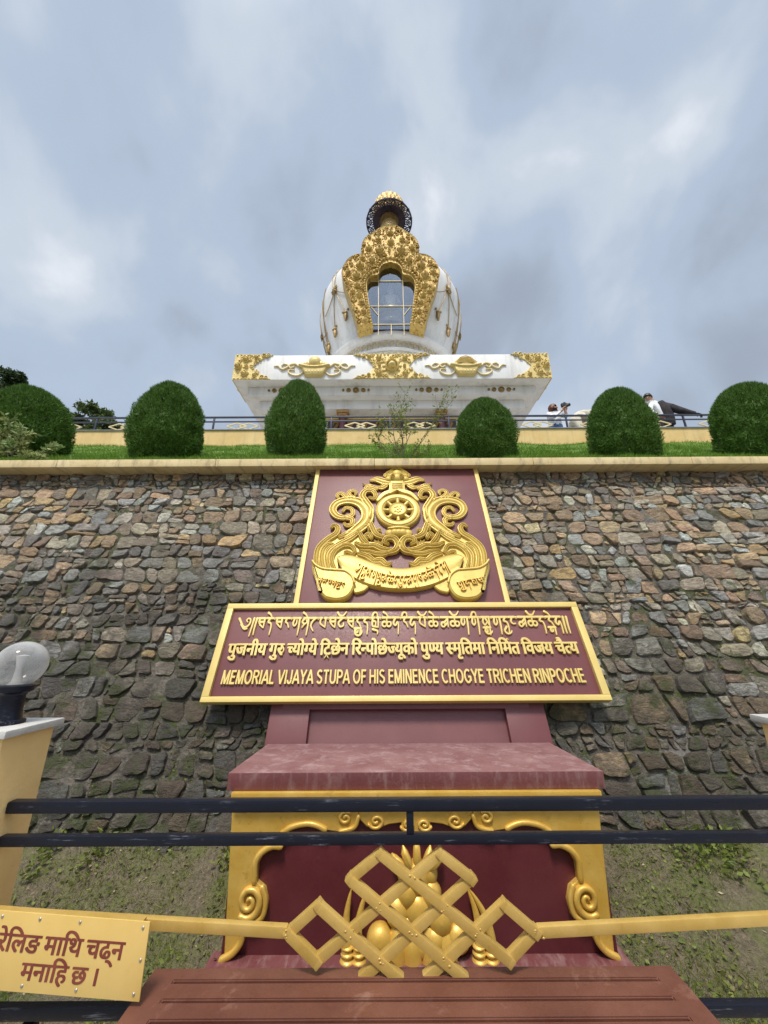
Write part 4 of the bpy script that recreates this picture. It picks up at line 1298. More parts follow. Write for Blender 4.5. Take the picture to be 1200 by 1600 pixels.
for s in (-1, 1):
    mb2 = MB()
    mb2.prism([(x * (-s), y) for x, y in FRAME_SIDE], -.02 - .0006 * (s > 0), .022, fm, inset=.004)
    # carved volutes and rims
    cx_, cy_ = SPIR[0]
    sp = [(cx_ + (.058 - .05 * t) * math.cos(a), cy_ + (.058 - .05 * t) * 1.05 * math.sin(a)) for t, a in [(i / 30, 4.2 + i / 30 * 10.5) for i in range(31)]]
    mb2.ribbon([(x * (-s), y) for x, y in sp], [.03 - .012 * i / 30 for i in range(31)], .026, .018, prof=ROUND, mtx=fm, sub=3)
    for idx, w2 in ((slice(12, 17), .026), (slice(17, 21), .022), (slice(21, 25), .026), (slice(4, 7), .02), (slice(7, 12), .024)):
        pts = FRAME_SIDE[idx]
        pts = [(x - .010 * (1 if x < -.3 else 0), y + .006) for x, y in pts]
        mb2.ribbon([(x * (-s), y) for x, y in pts], [w2] * len(pts), .018, .018, prof=ROUND, mtx=fm)
    cx_, cy_ = SPIR[1]
    sp = [(cx_ + (.034 - .028 * t) * math.cos(a), cy_ + (.026 - .02 * t) * math.sin(a)) for t, a in [(i / 20, 1.0 + i / 20 * 8) for i in range(21)]]
    mb2.ribbon([(x * (-s), y) for x, y in sp], [.016] * 21, .016, .018, prof=ROUND, mtx=fm, sub=2)
    mb2.build('carved_bracket', M['gold_leaf'], ped)
mb = MB()
cl = [(0, .5268)] + CLOUD + []
mb.prism(mirror_poly(cl), -.02, .0205, fm, inset=.004)
for s in (-1, 1):
    for (cx_, cy_, r_) in ((-.19, .488, .04), (-.04, .474, .034)):
        sp = [(cx_ + (r_ - r_ * .85 * t) * math.cos(a), cy_ + (r_ - r_ * .85 * t) * .75 * math.sin(a)) for t, a in [(i / 20, 3.6 + i / 20 * 8) for i in range(21)]]
        mb.ribbon([(s * x, y) for x, y in sp], [.015] * 21, .016, .0185, prof=ROUND, mtx=fm, sub=2)
mb.build('carved_cloud', M['gold_leaf'], ped)
MB().box(-.885, .89, -.022, .05, .588, .6195).build('top_moulding', M['gold_leaf'], ped, bevel=.004)
# relief offering: heap of jewels between pairs of tusks
jm = T((0, .052, 0)) @ Matrix.Rotation(R(90), 4, 'X')
for (x, y, r_, sy) in ((-.172, .052, .062, 1), (.072, .05, .056, 1), (.172, .06, .058, 1), (-.05, .10, .05, 1), (0, .155, .062, 1.1), (.10, .125, .058, 1.1), (-.095, .15, .055, 1.1), (-.045, .215, .052, 1.15), (.06, .21, .05, 1.15), (0, .275, .058, 1.2), (.06, .285, .035, 1.3), (-.058, .285, .035, 1.3), (.012, .03, .05, .9)):
    MB().ball((x, y, .02), r_, 20, 12, (1, sy, .8), jm).build('jewel', M['gold_leaf'], ped)
for x in (-.10, -.03, .05, .12):
    MB().lathe([(.02, .10), (.045, .06), (.05, .02), (.048, -.02), (.0, -.02)], 18, mtx=jm @ T((x, 0, .02)) @ Matrix.Rotation(R(-90), 4, 'X')).build('vase_body', M['gold_leaf'], ped)
for (dx_, hgt, lean) in ((0, .11, 0), (-.035, .085, -.02), (.035, .085, .02), (-.065, .055, -.035), (.065, .055, .035)):
    MB().tube([(dx_ * .8, .31, .03), (dx_ + lean * .4, .31 + hgt * .35, .045), (dx_ + lean * 1.2, .31 + hgt * .75, .04), (dx_ + lean * 1.5, .31 + hgt, .03)], [.016, .020, .017, .004], 8, jm).build('flame', M['gold_leaf'], ped)
for x0, lean in ((-.265, .012), (-.315, .004), (.262, -.012), (.315, -.028)):
    tk = MB()
    pts, rad = [], []
    for i in range(13):
        t = i / 12
        pts.append((x0 + lean * 3 * t * t - (.012 if x0 < 0 else -.012) * math.sin(math.pi * t), .0 + .235 * t, .03))
        rad.append(.024 * (1 - t) ** .65 + .0015)
    tk.tube(pts, rad, 12, jm)
    for yy, r_ in ((-.012, .034), (.012, .030), (.034, .028)):
        tk.ball((x0, yy, .03), r_, 16, 8, (1, .42, 1), jm)
    tk.build('tusk', M['gold_leaf'], ped)

# ================================================================== stupa
SX, SY = .38, 15.0
stupa = thing('stupa', 'white stupa with gilded arch, dark parasol and gold crown above the terrace', 'stupa', (SX, SY, 0))
PXC = -.10          # plinth centre relative to the axis
def plinth_box(h, z0, z1, yb=5.0):
    return MB().box(PXC - h, PXC + h, -h, h, z0, z1)
mb = plinth_box(5.05, 9.18, 10.14)
mb.build('plinth', M['stupa_white'], stupa, bevel=.03)
plinth_box(4.69, 8.865, 9.179).build('cornice', M['stupa_white'], stupa, bevel=.02)
plinth_box(4.38, 8.545, 8.864).build('cornice', M['stupa_white'], stupa, bevel=.02)
plinth_box(3.95, 5.3, 8.544).build('base_wall', M['stupa_white'], stupa)
# soffit mouldings
mb = MB()
for h, z in ((4.87, 9.150), (4.53, 8.835), (4.16, 8.515)):
    for s in (0, 1, 2, 3):
        mb.box(-h, h, -h, -h + .16, z, z + .028, Matrix.Translation((PXC, 0, 0)) @ Matrix.Rotation(R(90 * s), 4, 'Z'))
# relief band on the base wall, columns
mb = MB().box(PXC - 2.15, PXC + 2.15, -4.02, -3.951, 7.2, 8.36)
mb.build('relief_panel', M['dark_panel'], stupa)
mb = MB().box(PXC - 2.25, PXC + 2.25, -4.05, -3.951, 8.362, 8.44)
mb.build('panel_border', M['gold_fascia'], stupa, bevel=.01)
mb = MB()
for i in range(9):
    x = PXC - 1.9 + i * .475
    mb.ribbon([(x - .14, 7.75), (x, 8.0), (x + .1, 8.22), (x - .02, 8.26), (x - .06, 8.15)], [.05, .08, .08, .06, .04], .05, 4.02, mtx=Matrix(((1, 0, 0, 0), (0, 0, -1, 0), (0, 1, 0, 0), (0, 0, 0, 1))))
mb.build('relief_carving', M['brown_gold'], stupa)
for x in (PXC - 1.63, PXC + 1.63):
    c = MB().lathe([(.10, 5.4), (.10, 8.25), (.13, 8.27), (.13, 8.31), (.10, 8.33), (.12, 8.36)], 20, (x, -4.2, 0))
    col_ = c.build('column', M['maroon'], stupa)
    c = MB().box(x - .2, x + .2, -4.36, -4.04, 8.44, 8.53).box(x - .15, x + .15, -4.32, -4.08, 8.361, 8.439)
    c.build('capital', M['brown_gold'], col_, bevel=.02)
# front fascia ornaments; local frame: x right, y up, z out of the wall
ff = Matrix.Translation((PXC, -5.05, 9.66)) @ Matrix.Rotation(R(90), 4, 'X')


def rosette(mb, x, y, r_, mtx, h=.08):
    mb.ball((x, y, .02), r_ * .52, 14, 8, (1, 1, h * 1.6 / (r_ * .52)), mtx)
    mb.lathe([(r_ * .62, .0), (r_ * .62, h * .7), (r_ * .7, h), (r_ * .82, h * .7), (r_ * .86, 0)], 24, mtx=mtx @ Matrix.Translation((x, y, .01)))
    k_ = max(7, int(r_ * 40))
    for i in range(k_):
        a = 2 * math.pi * i / k_
        mb.ball((x + math.cos(a) * r_ * 1.0, y + math.sin(a) * r_ * 1.0, .02), r_ * .19, 8, 6, (1, 1, 1), mtx)


def scroll(mb, x, y, r_, a0, turn, mtx, w=.045, h=.07, z0=.02):
    pts = [(x + (r_ - r_ * .8 * t) * math.cos(a0 + turn * t), y + (r_ - r_ * .8 * t) * math.sin(a0 + turn * t)) for t in [i / 14 for i in range(15)]]
    mb.ribbon(pts, [w * (1 - .5 * i / 14) for i in range(15)], h, z0, sub=2, prof=ROUND, mtx=mtx)


def filler(mb, inside, x0, x1, y0, y1, mtx, n=60, seed=1, size=(.035, .06)):
    rr = random.Random(seed)
    k_ = 0
    for _ in range(n * 14):
        x, y = rr.uniform(x0, x1), rr.uniform(y0, y1)
        if not inside(x, y):
            continue
        s = rr.uniform(*size)
        if rr.random() < .5:
            mb.ball((x, y, .02), s, 8, 6, (1, 1, 1.1), mtx)
        else:
            scroll(mb, x, y, s * 1.7, rr.uniform(0, 6), rr.choice((-1, 1)) * 7, mtx, w=s * .9, h=s * 1.3)
        k_ += 1
        if k_ >= n:
            break


# central X ornament and the two corner pieces
XC = [(-1.25, .47), (-.95, .40), (-.70, .22), (-.54, 0), (-.70, -.22), (-.95, -.40), (-1.25, -.47)]
xpoly = [(x, y) for x, y in XC] + [(-x, y) for x, y in XC[::-1]]
mb = MB().prism(xpoly, 0, .03, ff)
rosette(mb, 0, 0, .27, ff, .13)
for sx_ in (-1, 1):
    for sy_ in (-1, 1):
        rosette(mb, sx_ * .42, sy_ * .30, .115, ff)
        rosette(mb, sx_ * .74, sy_ * .345, .07, ff)
        scroll(mb, sx_ * .93, sy_ * .42, .07, 1, 6 * sx_ * sy_, ff)
        scroll(mb, sx_ * 1.08, sy_ * .44, .045, 1, 6 * sx_ * sy_, ff)
        for t in range(10):
            mb.ball((sx_ * (.12 + t * .115), sy_ * .455, .03), .035, 8, 6, (1, 1, 1), ff)
    rosette(mb, sx_ * .40, 0, .06, ff)
filler(mb, lambda x, y: abs(x) < .52 + .6 * abs(y) / .45 and x * x + y * y > .10, -1.1, 1.1, -.44, .44, ff, 70, 3, (.028, .045))
mb.build('central_ornament', M['gold_fascia'], stupa, smooth_angle=50)
for s in (-1, 1):
    cm_ = ff
    cp = [(s * 5.07, .48), (s * 3.85, .47), (s * 4.05, .40), (s * 4.30, .22), (s * 4.47, 0), (s * 4.30, -.22), (s * 4.05, -.40), (s * 3.85, -.47), (s * 5.07, -.48)]
    mb = MB().prism(cp, 0, .03, cm_)
    rosette(mb, s * 4.93, 0, .13, cm_, .10)
    for sy_ in (-1, 1):
        rosette(mb, s * 4.70, sy_ * .28, .13, cm_)
        rosette(mb, s * 4.37, sy_ * .34, .085, cm_)
        scroll(mb, s * 4.14, sy_ * .42, .07, 1, 6, cm_)
        scroll(mb, s * 4.0, sy_ * .44, .05, 1, 6, cm_)
        for t in range(10):
            mb.ball((s * (5.0 - t * .115), sy_ * .455, .03), .035, 8, 6, (1, 1, 1), cm_)
    rosette(mb, s * 4.66, 0, .075, cm_)
    filler(mb, lambda x, y: abs(x) > 4.50 - .55 * abs(y) / .45, min(s * 4.0, s * 5.02), max(s * 4.0, s * 5.02), -.44, .44, cm_, 45, 5, (.026, .042))
    # the piece wraps round the corner
    sm_ = Matrix.Translation((PXC + s * 5.05, -5.05, 9.66)) @ Matrix.Rotation(R(90 * s), 4, 'Z') @ Matrix.Rotation(R(90), 4, 'X')
    mb.prism([(s * 0, .48), (s * 1.2, .47), (s * .77, .22), (s * .6, 0), (s * .77, -.22), (s * 1.2, -.47), (s * 0, -.48)], -.001, .028, sm_)
    for sy_ in (-1, 1):
        rosette(mb, s * .35, sy_ * .28, .13, sm_)
        rosette(mb, s * .68, sy_ * .34, .085, sm_)
    rosette(mb, s * .22, 0, .12, sm_)
    mb.build('corner_ornament', M['gold_fascia'], stupa, smooth_angle=50)
# offering bowls with ribbons
for s, x0 in ((-1, -2.48), (1, 2.36)):
    bm_ = ff @ Matrix.Translation((x0, 0, 0))
    mb = MB()
    mb.prism([(-.27, -.40), (.27, -.40), (.42, -.03), (-.42, -.03)], 0, .12, bm_, inset=.04)
    mb.ribbon([(-.46, .0), (-.2, -.06), (0, -.075), (.2, -.06), (.46, .0)], [.09] * 5, .16, 0, prof=ROUND, mtx=bm_)
    for k_ in range(6):
        mb.ball((-.24 + k_ * .096, -.26, .10), .04, 10, 6, (1, 1.5, 1), bm_)
    if s < 0:
        mb.ball((0, .17, .02), .20, 18, 12, (1, 1.15, .8), bm_)
        for k_ in (-1, 1):
            for t in range(3):
                mb.ball((k_ * (.2 + t * .09), .10 - t * .02, .03), .075, 10, 8, (1, 1.5 - .25 * t, .9), bm_)
    else:
        mb.ball((0, .02, .0), .39, 22, 12, (1, .82, .38), bm_)
        for t in range(5):
            mb.ribbon([(-.34 + .04 * t, .05 + .05 * t), (0, .06 + .062 * t), (.34 - .04 * t, .05 + .05 * t)], [.02] * 3, .03, .14 - t * .008, prof=ROUND, mtx=bm_)
    bowl = mb.build('offering_bowl', M['gold_fascia'], stupa, smooth_angle=50)
    for k_ in (-1, 1):
        mb = MB()
        mb.ribbon([(k_ * .36, -.22), (k_ * .5, -.34), (k_ * .68, -.33), (k_ * .82, -.22), (k_ * .78, -.12), (k_ * .64, -.14)], [.05, .06, .07, .06, .05, .03], .06, 0, prof=ROUND, mtx=bm_)
        mb.ribbon([(k_ * .5, .0), (k_ * .62, .10), (k_ * .78, .07), (k_ * .9, -.05), (k_ * 1.04, -.10), (k_ * 1.16, .02), (k_ * 1.3, .02)], [.06, .08, .08, .08, .07, .06, .02], .06, 0, prof=ROUND, mtx=bm_)
        mb.ribbon([(k_ * .66, .0), (k_ * .76, -.06), (k_ * .86, .06), (k_ * .98, .1), (k_ * 1.06, .04)], [.05, .06, .06, .05, .03], .05, .01, prof=ROUND, mtx=bm_)
        mb.build('ribbon', M['gold_pale'], bowl, smooth_angle=50)
# rosettes on the first cornice
cf = Matrix.Translation((PXC, -4.69, 9.03)) @ Matrix.Rotation(R(90), 4, 'X')
for x0 in (-3.58, -1.17, 1.2, 3.55):
    mb = MB()
    for dx_, r_ in ((0, .105), (-.24, .075), (.24, .075), (-.41, .04), (.41, .04)):
        mb.ball((x0 + dx_, 0, .0), r_ * .6, 12, 8, (1, 1, .9), cf)
        mb.lathe([(r_ * .7, 0), (r_ * .78, .04), (r_ * .92, .045), (r_, 0)], 20, mtx=cf @ Matrix.Translation((x0 + dx_, 0, 0)))
    mb.build('rosette_trio', M['gold_dull'], stupa)

# stepped drum and lotus rings below the vase
mb = MB()
mb.lathe([(4.2, 10.14), (4.2, 10.6), (3.9, 10.62), (3.9, 11.0), (3.55, 11.02), (3.55, 11.4), (3.2, 11.42), (3.2, 11.66), (2.85, 11.7), (2.80, 11.95)], 96)
mb.build('drum_steps', M['stupa_white'], stupa)
mb = MB().lathe([(2.80, 11.95), (2.85, 11.98), (2.85, 12.26), (2.80, 12.28)], 96)
band = mb.build('drum_band', M['stupa_white'], stupa)
mb = MB().lathe([(2.80, 12.28), (2.90, 12.30), (2.94, 12.37), (2.90, 12.44), (2.78, 12.46), (2.78, 12.88)], 96)
mb.build('drum_ring', M['stupa_white'], stupa)
mb = MB().lathe([(2.78, 12.88), (2.96, 12.90), (3.05, 12.99), (3.06, 13.10), (3.0, 13.18), (2.66, 13.22)], 96)
mb.build('drum_lip', M['stupa_white'], stupa)
mb, mb2 = MB(), MB()
for i in range(72):
    a = 2 * math.pi * i / 72
    m_ = Matrix.Rotation(a, 4, 'Z') @ Matrix.Translation((0, -2.79, 12.67)) @ Matrix.Rotation(R(90), 4, 'X')
    mb.ribbon([(-.09, -.12), (-.09, .1), (.02, .13), (.06, .02), (-.02, -.02)], [.04, .045, .045, .04, .03], .035, 0, sub=3, prof=ROUND, mtx=m_)
    m_ = Matrix.Rotation(a + .03, 4, 'Z') @ Matrix.Translation((0, -2.855, 12.11)) @ Matrix.Rotation(R(90), 4, 'X')
    mb2.ribbon([(-.09, -.1), (-.06, .08), (.05, .1), (.08, -.02), (0, -.04)], [.04, .05, .05, .04, .03], .035, 0, sub=3, prof=ROUND, mtx=m_)
mb.build('lotus_relief', M['gold_pale'], stupa); mb2.build('lotus_relief', M['gold_pale'], stupa)

VP = [(2.66, 13.2), (2.80, 13.6), (3.00, 14.2), (3.18, 14.8), (3.34, 15.4), (3.45, 16.0), (3.50, 16.5), (3.45, 17.0), (3.26, 17.4), (3.04, 17.75), (2.7, 18.05), (2.2, 18.3), (1.6, 18.45), (1.2, 18.6), (1.2, 20.2)]


def vr(z):
    for i in range(len(VP) - 1):
        if VP[i][1] <= z <= VP[i + 1][1]:
            t = (z - VP[i][1]) / (VP[i + 1][1] - VP[i][1])
            return VP[i][0] * (1 - t) + VP[i + 1][0] * t
    return VP[-1][0]


VPs = [(vr(13.2 + .14 * i), 13.2 + .14 * i) for i in range(51)]
for _ in range(4):
    VPs = [VPs[0]] + [((VPs[i - 1][0] + VPs[i][0] * 2 + VPs[i + 1][0]) / 4, VPs[i][1]) for i in range(1, len(VPs) - 1)] + [VPs[-1]]
TX = -.06          # arch centre relative to the axis
mb = MB().lathe(VPs, 160, skip=lambda x, y, z: y < -1 and abs(x - TX) < 1.22 and 13.25 < z < 16.4)
mb.build('vase', M['stupa_white'], stupa, smooth_angle=60)

TOR_OUT= [(-1.206, 12.436), (-1.355, 12.992), (-1.542, 13.759), (-1.73, 14.408), (-1.908, 15.0), (-1.995, 15.454), (-1.943, 15.838), (-1.769, 16.227), (-1.489, 16.462), (-1.185, 16.556), (-1.207, 16.942), (-1.123, 17.351), (-0.934, 17.64), (-0.73, 17.806), (-0.465, 18.057), (-0.257, 18.183), (0.0, 18.241)]
TOR_IN= [(-0.673, 12.546), (-0.756, 13.056), (-0.831, 13.613), (-0.909, 14.257), (-0.963, 14.77), (-0.937, 15.105), (-0.778, 15.346), (-0.497, 15.443), (-0.46, 15.711), (-0.303, 15.981), (0.0, 16.112)]
BOSS= [(-0.452, 16.655), (-0.018, 17.137), (-0.505, 17.28), (0.0, 17.691), (-0.762, 16.102), (-1.241, 15.794), (-1.379, 15.259), (-1.341, 14.736), (-1.255, 14.223), (-1.152, 13.863), (-1.07, 13.405), (-1.006, 12.955), (-1.712, 15.452), (-1.508, 14.406), (-1.166, 16.223), (-0.889, 16.778)]


TOR_OUT = [(-1.29, 12.75)] + TOR_OUT[1:]
TOR_IN = [(-.715, 12.84)] + TOR_IN[1:]
TOR_Y = -3.62
tm = Matrix.Translation((TX, TOR_Y, 0)) @ Matrix.Rotation(R(90), 4, 'X')
out_h = TOR_OUT[::-1]          # from the top centre down the left side
outl = smooth([tuple(p) for p in TOR_OUT], .1, 5)[0]
inl = smooth([tuple(p) for p in TOR_IN], .1, 5)[0]
# plate with an opening: a band of quads from the outer to the inner outline, domed relief
NB = 110


def arc_sample(pl, n):
    L = [0]
    for i in range(1, len(pl)):
        L.append(L[-1] + (pl[i] - pl[i - 1]).length)
    out = []
    for k_ in range(n + 1):
        t = L[-1] * k_ / n
        i = max(j for j in range(len(L)) if L[j] <= t + 1e-9)
        i = min(i, len(pl) - 2)
        f_ = (t - L[i]) / max(L[i + 1] - L[i], 1e-9)
        out.append(pl[i].lerp(pl[i + 1], f_))
    return out


def match_sample(a, b, n):
    """walk both outlines together, bottom to top"""
    return arc_sample(a, n), arc_sample(b, n)


oa, ia = match_sample(outl, inl, NB)
sec = [(0, -.6), (0, .06), (.02, .10), (.05, .07), (.12, .05), (.3, .09), (.5, .10), (.7, .08), (.86, .03), (.93, .02), (1, .03), (1, -.45)]
vs, fs = [], []
for s in (-1, 1):
    b0 = len(vs)
    for i in range(NB + 1):
        for t, hz in sec:
            p = oa[i].lerp(ia[i], t)
            hz2 = hz + (.025 * mn.noise((p.x * 5, p.y * 5, 1)) if -.1 < hz and .05 < t < .86 else 0)
            vs.append((-s * p.x, p.y, hz2))
    m_ = len(sec)
    fs.append(tuple(b0 + j for j in range(m_)))
    for i in range(NB):
        for j in range(m_ - 1):
            fs.append((b0 + i * m_ + j, b0 + i * m_ + j + 1, b0 + (i + 1) * m_ + j + 1, b0 + (i + 1) * m_ + j))
fo = MB(); fo.add(vs, fs, tm)
arch_parts = []
for s in (-1, 1):
    for bi, (x, y) in enumerate(BOSS):
        if abs(x) < .03 and s > 0:
            continue
        r_ = (.17, .13, .11, .11, .13, .16, .15, .12, .11, .10, .10, .09, .10, .10, .11, .12)[bi]
        mm = tm @ Matrix.Translation((s * x, y, .08))
        bo = MB()
        bo.ball((0, 0, .03), r_, 16, 10, (1, 1.1, 1.0), mm)
        bo.ball((0, .02, .03 + r_ * .95), r_ * .32, 10, 6, (1, 1, 1.2), mm)
        bo.lathe([(r_ * 1.05, 0), (r_ * 1.15, .05), (r_ * 1.3, .05), (r_ * 1.4, 0)], 20, mtx=mm)
        arch_parts.append(bo.build('boss', M['gold_stupa'], None, smooth_angle=50))
bd = MB()
for k_, p in enumerate(arc_sample([oa[i].lerp(ia[i], .9) for i in range(NB + 1)], 29)):
    for s in (-1, 1):
        if s > 0 and abs(p.x) < .02:
            continue
        bd.ball((-s * p.x, p.y, .05), .064, 10, 8, (1, 1, 1), tm)
arch_parts.append(bd.build('bead_border', M['gold_stupa'], None, smooth_angle=60))
rr = random.Random(9)
for s in (-1, 1):
    for _ in range(560):
        i = rr.randint(2, NB - 1)
        t = rr.uniform(.05, .84)
        p = oa[i].lerp(ia[i], t)
        if min((p - Vector(q).to_2d()).length for q in BOSS) < .15:
            continue
        if rr.random() < .55:
            scroll(fo, -s * p.x, p.y, rr.uniform(.035, .085), rr.uniform(0, 6), rr.choice((-6, 6)), tm, w=.030, h=.075, z0=.05)
        else:
            fo.ball((-s * p.x, p.y, .08), rr.uniform(.018, .042), 7, 5, (1, 1, 1), tm)
arch = fo.build('gilded_arch', M['gold_stupa'], stupa, smooth_angle=50)
for o in arch_parts:
    o.parent = arch
# niche, window, statue
mb = MB()
wpoly = [(p.x, p.y) for p in inl] + [(-p.x, p.y) for p in inl[:-1][::-1]]
n_ = len(wpoly)
nb_ = [(x * 1.02, max(y, 13.17)) for x, y in wpoly]
vs = [(x, y, -.42) for x, y in nb_] + [(x, y, -1.9) for x, y in nb_]
fs = [(i, (i + 1) % n_, n_ + (i + 1) % n_, n_ + i) for i in range(n_)] + [tuple(range(n_, 2 * n_))]
mb.add(vs, fs, tm)
mb.build('niche', M['niche'], stupa, smooth_angle=0)
mb = MB().prism(wpoly, -.245, -.235, tm)
win = mb.build('window', M['window_glass'], stupa, smooth_angle=0)
mb = MB()
for x in (-.5, .5):
    mb.box(x - .011, x + .011, 12.55, 15.43, -.234, -.20, tm)
for z, hw in ((15.34, .80), (14.0, .87), (13.07, .76)):
    mb.box(-hw, hw, z - .011, z + .011, -.2335, -.205, tm)
mb.box(-.014, .014, 12.55, 13.05, -.234, -.204, tm)
for s in (-1, 1):
    mb.beam(tm @ Vector((s * .52, 13.55, -.22)), tm @ Vector((s * .78, 13.95, -.22)), .02, .02)
mb.build('glazing_bars', M['gold_pale'], win, smooth_angle=0)

# garlands hanging on the vase
def on_vase(ph, z, off=.03):
    r_ = vr(z) + off
    return (r_ * math.sin(ph), -r_ * math.cos(ph), z)


for s in (-1, 1):
    stars = ((R(46) * s, 16.0, .24), (R(84) * s, 15.4, .22))
    for (ph, z0, r_) in stars:
        gar = MB()
        c = on_vase(ph, z0)
        m_ = Matrix.Translation(c) @ Matrix.Rotation(ph, 4, 'Z') @ Matrix.Rotation(R(90), 4, 'X')
        gar.ball((0, 0, 0), r_ * .5, 12, 8, (1, 1, .6), m_)
        for i in range(8):
            a = math.pi / 4 * i
            gar.tube([(0, 0, .03), (math.cos(a) * r_, math.sin(a) * r_, .03)], [.07, .012], 6, m_)
        for (dph, dz, tas) in ((-.13, -1.35, 1), (.14, -1.6, 1), (.30, -.55, 0), (-.02, 1.5, 0), (.1, 1.5, 0), (-.30, -.6, 0)):
            pts = []
            for i in range(9):
                t = i / 8
                pts.append(on_vase(ph + dph * t * s, z0 + dz * t + (.12 if tas else -.15) * math.sin(math.pi * t) * (0 if tas else 1), .035))
            gar.tube(pts, .018, 6)
            if tas:
                e_ = pts[-1]
                gar.ball(e_, .09, 10, 6)
                gar.tube([e_, (e_[0], e_[1], e_[2] - .18), (e_[0] * .995, e_[1] * .995, e_[2] - .42)], [.04, .1, .05], 8)
                for q in (-1, 1):
                    b_ = on_vase(ph + dph * s + q * .045, e_[2] + .08, .04)
                    gar.ball(b_, .055, 8, 6)
        gar.build('star_garland', M['gold_dull'], stupa, smooth_angle=50)
    for (p0, z0, p1, z1, sag) in ((R(60), 16.9, R(74), 14.4, .0), (R(92), 16.6, R(98), 13.9, 0), (R(66), 16.5, R(70), 14.3, .0)):
        gar = MB()
        pts = [on_vase(s * (p0 + (p1 - p0) * t), z0 + (z1 - z0) * t, .035) for t in [i / 9 for i in range(10)]]
        gar.tube(pts, .020, 6)
        e_ = pts[-1]
        gar.ball(e_, .09, 10, 6)
        gar.tube([e_, (e_[0], e_[1], e_[2] - .2), (e_[0], e_[1], e_[2] - .4)], [.04, .09, .04], 8)
        gar.build('bead_string', M['gold_dull'], stupa, smooth_angle=50)

# harmika, ringed spire, parasol, crown
mb = MB().box(-1.0, 1.0, -1.0, 1.0, 19.4, 20.6).box(-1.15, 1.15, -1.15, 1.15, 20.6, 20.85)
mb.build('harmika', M['gold_stupa'], stupa, bevel=.03)
prof = []
for i in range(13):
    t = i / 12
    r_ = 1.0 - .55 * t
    z = 20.9 + 2.6 * t
    prof += [(r_ - .05, z), (r_, z + .035), (r_ + .01, z + .10), (r_, z + .155), (r_ - .07, z + .18)]
mb = MB().lathe(prof, 48)
mb.build('spire_rings', M['gold_dull'], stupa, smooth_angle=50)
mb = MB().lathe([(.40, 23.66), (.42, 23.74), (.46, 23.84), (.52, 23.93), (.54, 23.97)], 48, mod=lambda a, i: 1 + .02 * math.cos(a * 16))
mb.build('spire_flare', M['flare'], stupa, smooth_angle=50)
PZ = 23.98            # flat parasol: solid disc with a pierced rim
par = MB().lathe([(.3, PZ), (.84, PZ), (.90, PZ - .03), (.92, PZ + .03), (.84, PZ + .07), (.3, PZ + .10)], 64)
para = par.build('parasol', M['dark_iron'], stupa)
fil = MB()
def on_rim(u, v):             # u angle, v 0 at the disc .. 1 at the edge
    r_ = .90 + .37 * v
    return (r_ * math.sin(u), -r_ * math.cos(u), PZ - .10 * v)
for v_, rad in ((0.0, .03), (1.0, .045)):
    fil.tube([on_rim(2 * math.pi * i / 64, v_) for i in range(65)], rad, 6)
NF = 16
for k_ in range(NF):
    u0 = 2 * math.pi * k_ / NF
    du = 2 * math.pi / NF
    for s in (-1, 1):
        pts = []
        for i in range(15):
            t = i / 14
            a = -1.2 + 6.2 * t
            r_ = .30 * (1 - .78 * t)
            pts.append(on_rim(u0 + s * du * (.24 + r_ * .68 * math.cos(a)), .68 - r_ * math.sin(a)))
        fil.tube(pts, [.040 * (1 - .45 * i / 14) for i in range(15)], 5)
        pts = []
        for i in range(13):
            t = i / 12
            a = 1.6 - 5.6 * t
            r_ = .25 * (1 - .75 * t)
            pts.append(on_rim(u0 + s * du * (.22 + r_ * .75 * math.cos(a)), .26 - r_ * math.sin(a)))
        fil.tube(pts, [.038 * (1 - .45 * i / 12) for i in range(13)], 5)
    fil.tube([on_rim(u0, v_) for v_ in (0, .3, .6, 1)], .03, 5)
    fil.tube([on_rim(u0 + du / 2, v_) for v_ in (1.1, .95, .75)], [.07, .05, .02], 6)
fil.build('filigree_rim', M['dark_iron'], para)
# gold crown: two rings of lotus petals with a jewel
cw = MB()
cw.lathe([(.80, PZ + .08), (.92, PZ + .12), (.95, PZ + .2), (.88, PZ + .27), (.85, PZ + .35)], 48)
for i in range(22):
    a = 2 * math.pi * i / 22
    m_ = Matrix.Rotation(a, 4, 'Z') @ Matrix.Translation((0, -.86, PZ + .36))
    cw.ball((0, 0, .30), .125, 10, 10, (1, .45, 2.4), m_ @ Matrix.Rotation(.06, 4, 'X'))
cw.lathe([(.82, PZ + .35), (.90, PZ + .65), (.93, PZ + .95), (.88, PZ + 1.2), (.72, PZ + 1.4), (.45, PZ + 1.54), (.2, PZ + 1.6), (.0, PZ + 1.61)], 132, mod=lambda a, i: 1 - .05 * abs(math.cos(a * 11)) if i < 6 else 1)
cw.build('crown', M['gold_stupa'], stupa, smooth_angle=50)


